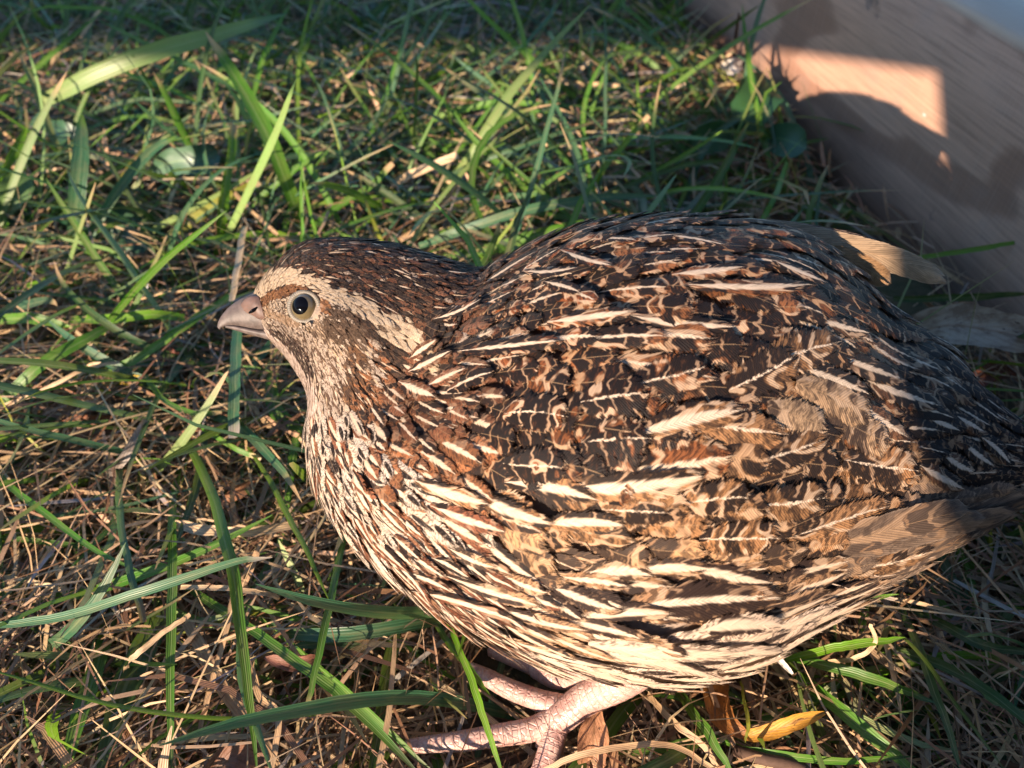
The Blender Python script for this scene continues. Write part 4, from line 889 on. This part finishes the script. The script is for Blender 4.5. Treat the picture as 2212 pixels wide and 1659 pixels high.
def meadow():
    R = math.radians
    g = GREEN
    near = lambda x, y: np.clip(1.15-np.hypot(x*.8, y-.12)*1.1, .25, 1)
    # dry thatch
    P, w, C = scatter_blades(24000, (-.42, .40), (.01, .72), (.018, .06), (.0005, .0016), (R(-8), R(22)), [(g['straw'], 3), (g['tan'], 4), (g['brown'], 3), (g['grey'], 1.5)], 5, (-.010, .013), .5, lambda x, y: near(x, y)*np.where(y > .22, .75, 1))
    P1, w1, C1 = scatter_blades(2600, (-.42, .40), (.01, .72), (.012, .032), (.0013, .0026), (R(0), R(55)), [(g['straw'], 5), (g['tan'], 3), (g['pale'], 1)], 5, (-.004, .010), .3, near)
    P2, w2, C2 = scatter_blades(9000, (-.30, .24), (.02, .26), (.03, .07), (.0003, .0008), (R(-5), R(25)), [(g['straw'], 2), (g['tan'], 4), (g['brown'], 3)], 5, (-.008, .014), .5)
    P, w, C = np.concatenate([P, P1, P2]), np.concatenate([w, w1, w2]), np.concatenate([C, C1, C2])
    P, w, C = pick(P, w, C, clear(P)); link('dry_thatch', blade_mesh('dry_thatch', P, w, C, MS), kind='stuff', label='tangled dry straw thatch lying between the green blades', category='straw')
    # fine low green
    P, w, C = scatter_blades(9000, (-.45, .42), (.01, .75), (.02, .06), (.0006, .0018), (R(5), R(60)), [(g['mid'], 4), (g['bright'], 2), (g['dark'], 3), (g['teal'], 2), (g['yell'], .6)], 6, (-.012, .0), 0.8, lambda x, y: near(x, y)*np.where((y < .15) & (x < .06), .35, 1))
    P, w, C = pick(P, w, C, clear(P)); A = (P, w, C)
    lower = lambda x, y, az: np.where((y < .2) & (x < -.02), -np.pi/2+RNG.normal(0, .7, len(x)), az)
    P, w, C = scatter_blades(8000, (-.45, .42), (.0, .8), (.04, .12), (.0012, .0036), (R(8), R(58)), [(g['mid'], 4), (g['bright'], .9), (g['dark'], 3), (g['teal'], 3.2), (g['pale'], .5)], 8, (-.012, .0), .75, lambda x, y: near(x, y)*np.where((y < .14) & (x < .06), .5, 1), lower)
    k = clear(P); P, w, C = pick(P, w, C, k)
    # the blades that show largest become things of their own
    px, zc = proj(P.reshape(-1, 3)); px = px.reshape(P.shape[:2]+(2,)); mid = px[:, 4]
    inf = (mid[:, 0] > 20) & (mid[:, 0] < W-20) & (mid[:, 1] > 20) & (mid[:, 1] < H-20) & ~inside(mid, SIL) & (P[:, 4, 0] < BX0+BSL*P[:, 4, 1])
    size = w*np.linalg.norm(px[:, -1]-px[:, 0], axis=1)*(P[:, 4, 2]+.01)/zc.reshape(P.shape[:2])[:, 4]; size[~inf] = 0
    top = np.argsort(-size)[:140]
    for i in top:
        x, y = mid[i]
        dry = RNG.random() < .5; sl_ = (P[i, 5, 2]-P[i, 0, 2])/np.linalg.norm(P[i, 5]-P[i, 0])
        hue = C[i]/C[i].sum(); tone = 'blue-green' if hue[2] > .19 and hue[1] < .58 and hue[0] < .27 else ('pale green' if C[i].sum() > .45 else ('yellow-green' if hue[0] > .32 else ('dark green' if C[i].sum() < .16 else 'mid green')))
        wide = 'broad' if w[i] > .0030 else ('slim' if w[i] < .0022 else ''); pose = 'upright' if sl_ > .62 else ('leaning' if sl_ > .3 else 'lying')
        D2 = lambda a, b: math.hypot(x-a, y-b)
        if y < 560:
            place = 'near the foot of the board' if x > 1350 and D2(1750, 300) < 330 else ('behind the quail\'s back' if x > 1050 and y > 300 else ('behind the quail\'s crown' if y > 330 and x > 480 else ('beyond the tall broad blade' if x > 520 else 'by the arching pale blade' if y < 280 else 'beside the upright blue-green blade')))
            grp = 'green blades behind the quail'
        elif x > 1200: place, grp = ('under the quail\'s tail' if x > 1800 else 'below the quail\'s belly'), 'green blades under the tail'
        elif y < 1050: place, grp = ('ahead of the quail\'s beak' if y < 760 else 'before the quail\'s throat'), 'green blades ahead of the quail'
        else: place, grp = ('beside the quail\'s toes' if x > 600 else ('by the broad dark blade' if y > 1330 else 'near the dry-tipped long blade')), 'green blades over the straw'
        lab = ' '.join(f"{wide} {tone} grass blade {'with a dry tip ' if dry else ''}{pose} {place}".split())
        Pi = spline(P[i], 14); up = norm(np.array([0, -.3, 1.])+RNG.normal(0, .4, 3)); V, uv, v = ribbon(Pi, w[i], up, .3)
        tk = np.clip((v-.84)/.08, 0, 1)[:, None]*dry; col = C[i]*(1-tk)+np.array(g['tan'])*tk
        link('grass_blade', mesh('grass_blade', V, gridfaces(14, 3), MB, uv, {'col': col4(col, RNG.random())}), label=lab, category='grass blade', group=grp)
    rest = np.ones(len(P), bool); rest[top] = False
    P2 = P[rest][:, [0, 2, 3, 4, 6, 7]]
    Pa = np.concatenate([A[0], P2]); wa = np.concatenate([A[1], w[rest]]); Ca = np.concatenate([A[2], C[rest]])
    link('grass', blade_mesh('grass', Pa, wa, Ca, MB, g['tan']), kind='stuff', label='short green lawn grass growing through the thatch', category='grass')
    # lawn beyond the frame
    P, w, C = scatter_blades(9000, (-1.6, 1.6), (-.6, 2.2), (.03, .08), (.0025, .005), (R(15), R(70)), [(g['mid'], 4), (g['dark'], 3), (g['tan'], 2)], 4, (-.012, .0), 1.0, lambda x, y: ((x < -.4) | (x > .38) | (y > .72) | (y < 0)).astype(float))
    d = P[:, :, 0]-(BX0+BSL*P[:, :, 1]); k = ~((d > -.002) & (d < .042)).any(1) & ((np.abs(P[:, 0, 1]) > .03) | (np.abs(P[:, 0, 0]) > .15)) & (proj(P[:, 2])[1] > .12)
    P, w, C = pick(P, w, C, k); link('grass', blade_mesh('grass', P, w, C, MB), kind='stuff', label='green lawn grass further off around the board', category='grass')
meadow()

# ------------------------------------------------------------------ leaves and small things
def leaf_obj(name, pts, wpx, col, label, cat='leaf', up=None, curl=.5, shape=None, mat=ML, ruff=.12, group=None):
    n, m = 16, 7; P = spline([at(x, y, z=z) for x, y, z in pts], n); zc = proj(P)[1].mean(); wid = wpx/F*zc
    T = norm(np.gradient(P, axis=0)); up = norm(np.array(up if up is not None else norm(CAM-P.mean(0)), float)); S = norm(np.cross(T, up)); N = np.cross(S, T)
    v = np.linspace(0, 1, n)[:, None]; u = np.linspace(-1, 1, m)[None]
    prof = np.interp(v, *(shape or ([0, .12, .4, .7, .92, 1], [.08, .6, 1, .8, .3, .03])))
    hw = prof*wid/2*(1+RNG.normal(0, .05, (n, 1))); 
    V = P[:, None]+S[:, None]*(u*hw)[..., None]+N[:, None]*(curl*u*u*hw+ruff*wid*np.sin(v*17+u*2)*np.abs(u)*.5)[..., None]
    uv = np.stack(np.broadcast_arrays(u*.5+.5, v), -1)
    o = link(name, mesh(name, V.reshape(-1, 3), gridfaces(n, m), mat, uv.reshape(-1, 2), {'col': col4(np.tile(np.array(col, float), (n*m, 1)), RNG.random())}), label=label, category=cat)
    if group: o['group'] = group
    return o
leaf_obj('dead_leaf', [(1552, 1462, .006), (1548, 1510, .010), (1570, 1560, .013), (1612, 1588, .014)], 56, (.34, .13, .03), 'rusty brown leaf half curled under the quail\'s belly tip', 'dead leaf', shape=([0, .2, .6, .9, 1], [.5, 1, .9, .5, .3]))
leaf_obj('dead_leaf', [(1605, 1592, .013), (1660, 1582, .017), (1720, 1560, .021), (1782, 1540, .022)], 34, (.55, .26, .03), 'narrow orange-yellow leaf lying on the grass below the quail', 'dead leaf', shape=([0, .15, .5, .85, 1], [.4, .8, 1, .7, .2]))
leaf_obj('dead_leaf', [(1282, 1520, .012), (1284, 1560, .012), (1280, 1620, .010), (1276, 1680, .006)], 66, (.46, .22, .11), 'pointed tan leaf standing behind the quail\'s foot', 'dead leaf', shape=([0, .2, .5, .8, 1], [.05, .5, 1, .9, .5]))
leaf_obj('dead_leaf', [(570, 1420, .016), (620, 1432, .017), (670, 1428, .017), (705, 1420, .014)], 34, (.25, .10, .065), 'small reddish brown leaf on the diagonal blades', 'dead leaf')
leaf_obj('dead_leaf', [(440, 1690, .010), (490, 1645, .015), (540, 1640, .014), (590, 1670, .010)], 66, (.25, .12, .07), 'curled brown leaf among the thatch by the broad dark blade', 'dead leaf')
leaf_obj('dead_leaf', [(100, 940, .006), (160, 925, .009), (220, 918, .009), (290, 905, .006)], 54, (.22, .085, .04), 'dark brown leaf sunk in the grass ahead of the breast', 'dead leaf')
leaf_obj('dead_leaf', [(345, 765, .008), (368, 770, .010), (392, 785, .008)], 40, (.33, .10, .06), 'small red leaf in the grass below the beak', 'dead leaf')
leaf_obj('dead_leaf', [(255, 825, .010), (290, 820, .012), (350, 818, .010)], 22, (.62, .42, .05), 'small yellow leaf in the grass below the slanting stalk', 'dead leaf')
leaf_obj('dead_leaf', [(480, 1085, .008), (520, 1060, .01), (560, 1040, .008)], 30, (.42, .2, .1), 'tan crumpled leaf behind the bowed blade', 'dead leaf')
leaf_obj('dead_leaf', [(1120, 225, .010), (1135, 215, .014), (1150, 205, .010)], 30, (.40, .16, .10), 'small russet leaf in the far lawn', 'dead leaf')
leaf_obj('dead_leaf', [(1950, 730, .016), (2040, 704, .026), (2130, 712, .03), (2250, 738, .03)], 90, (.42, .33, .24), 'long grey-brown leaf between the quail\'s tail and the board', 'dead leaf', up=(-.2, -.6, .7), shape=([0, .15, .5, .9, 1], [.5, .9, 1, .8, .6]))
leaf_obj('dead_leaf', [(2060, 860, .004), (2120, 815, .008), (2160, 800, .008), (2200, 810, .004)], 46, (.20, .07, .045), 'dark red leaf in the gap under the board', 'dead leaf')
leaf_obj('white_feather', [(1668, 1408, .022), (1690, 1432, .022), (1712, 1456, .020)], 15, (.82, .74, .62), 'small loose white feather tip at the quail\'s belly', 'feather', mat=MS, shape=([0, .3, .8, 1], [.6, 1, .7, .3]), ruff=.05)
leaf_obj('white_scrap', [(1560, 150, .006), (1582, 143, .012), (1602, 140, .010)], 30, (.86, .80, .72), 'small white fluff lying against the foot of the board', 'fluff', mat=MS, shape=([0, .3, .7, 1], [.5, 1, 1, .5]), ruff=.1)
leaf_obj('white_scrap', [(305, 640, .014), (312, 620, .018), (316, 600, .018)], 14, (.82, .78, .72), 'white fleck in the grass ahead of the beak', 'fluff', mat=MS, ruff=.1)
GL = Mat('clover_green'); _a = GL.attr('col'); _u, _v = GL.uv(); _n = GL.noise(GL.vec(_u*5, _v*5, 0), 1, 3)
GL.set(Base_Color=GL.mix((1-(_u-.5).abs().step(.01, .04))*.4, GL.mix(_n*.5, _a.outputs['Color'], (.015, .04, .01)), (.12, .2, .06)), Roughness=.45); GL.bump(_n, .3, .0004)
HEART = ([0, .1, .35, .65, .88, 1], [.1, .45, .85, 1, .85, .35])
for pts, w, c, lab in (
 ([(1600, 290, .012), (1615, 255, .02), (1640, 205, .026), (1660, 180, .026)], 96, (.022, .07, .022), 'dark heart-shaped clover leaf standing against the foot of the board'),
 ([(1640, 300, .01), (1690, 300, .018), (1740, 320, .02)], 70, (.025, .075, .03), 'dark clover leaf folded low along the board'),
 ([(1480, 330, .01), (1530, 300, .016), (1580, 290, .018)], 70, (.03, .085, .018), 'green clover leaf in shade a little away from the board'),
 ([(330, 370, .012), (370, 350, .018), (430, 345, .02), (470, 330, .018)], 62, (.05, .11, .06), 'grey-green broad leaf flat in the far lawn'),
 ([(200, 500, .006), (240, 480, .012), (290, 470, .012)], 74, (.03, .08, .04), 'dark blue-green clover leaf low in the lawn ahead of the quail'),
 ([(250, 560, .006), (280, 530, .012), (300, 500, .012)], 60, (.025, .07, .04), 'shaded clover leaf beside the dark blue-green one'),
 ([(0, 470, .012), (25, 420, .02), (60, 380, .024)], 60, (.09, .16, .05), 'pale green weed leaf at the edge of the far lawn'),
 ([(100, 270, .01), (130, 285, .016), (170, 300, .014)], 50, (.03, .08, .04), 'small dark weed leaf under the broad pale blade')):
    leaf_obj('weed_leaf', pts, w, c, lab, 'weed', shape=HEART, mat=GL.m, ruff=.06, curl=.25)
def twig(pts, r, label):
    V, T, uv = tube([at(x, y, z=z) for x, y, z in pts], [r]*(len(pts)-1)+[r*.5], 8, 18); link('twig', mesh('twig', V, T, M_TWIG, uv), label=label, category='twig')
twig([(1583, 140, .0), (1588, 90, .02), (1596, 30, .045)], .0011, 'thin dark twig standing in front of the far end of the board')
twig([(1590, 1622, .010), (1650, 1640, .014), (1720, 1655, .014), (1800, 1690, .010)], .0014, 'reddish brown twig lying below the orange leaf')
twig([(1640, 210, .004), (1665, 238, .006), (1690, 262, .004)], .0012, 'short dark root along the foot of the board')
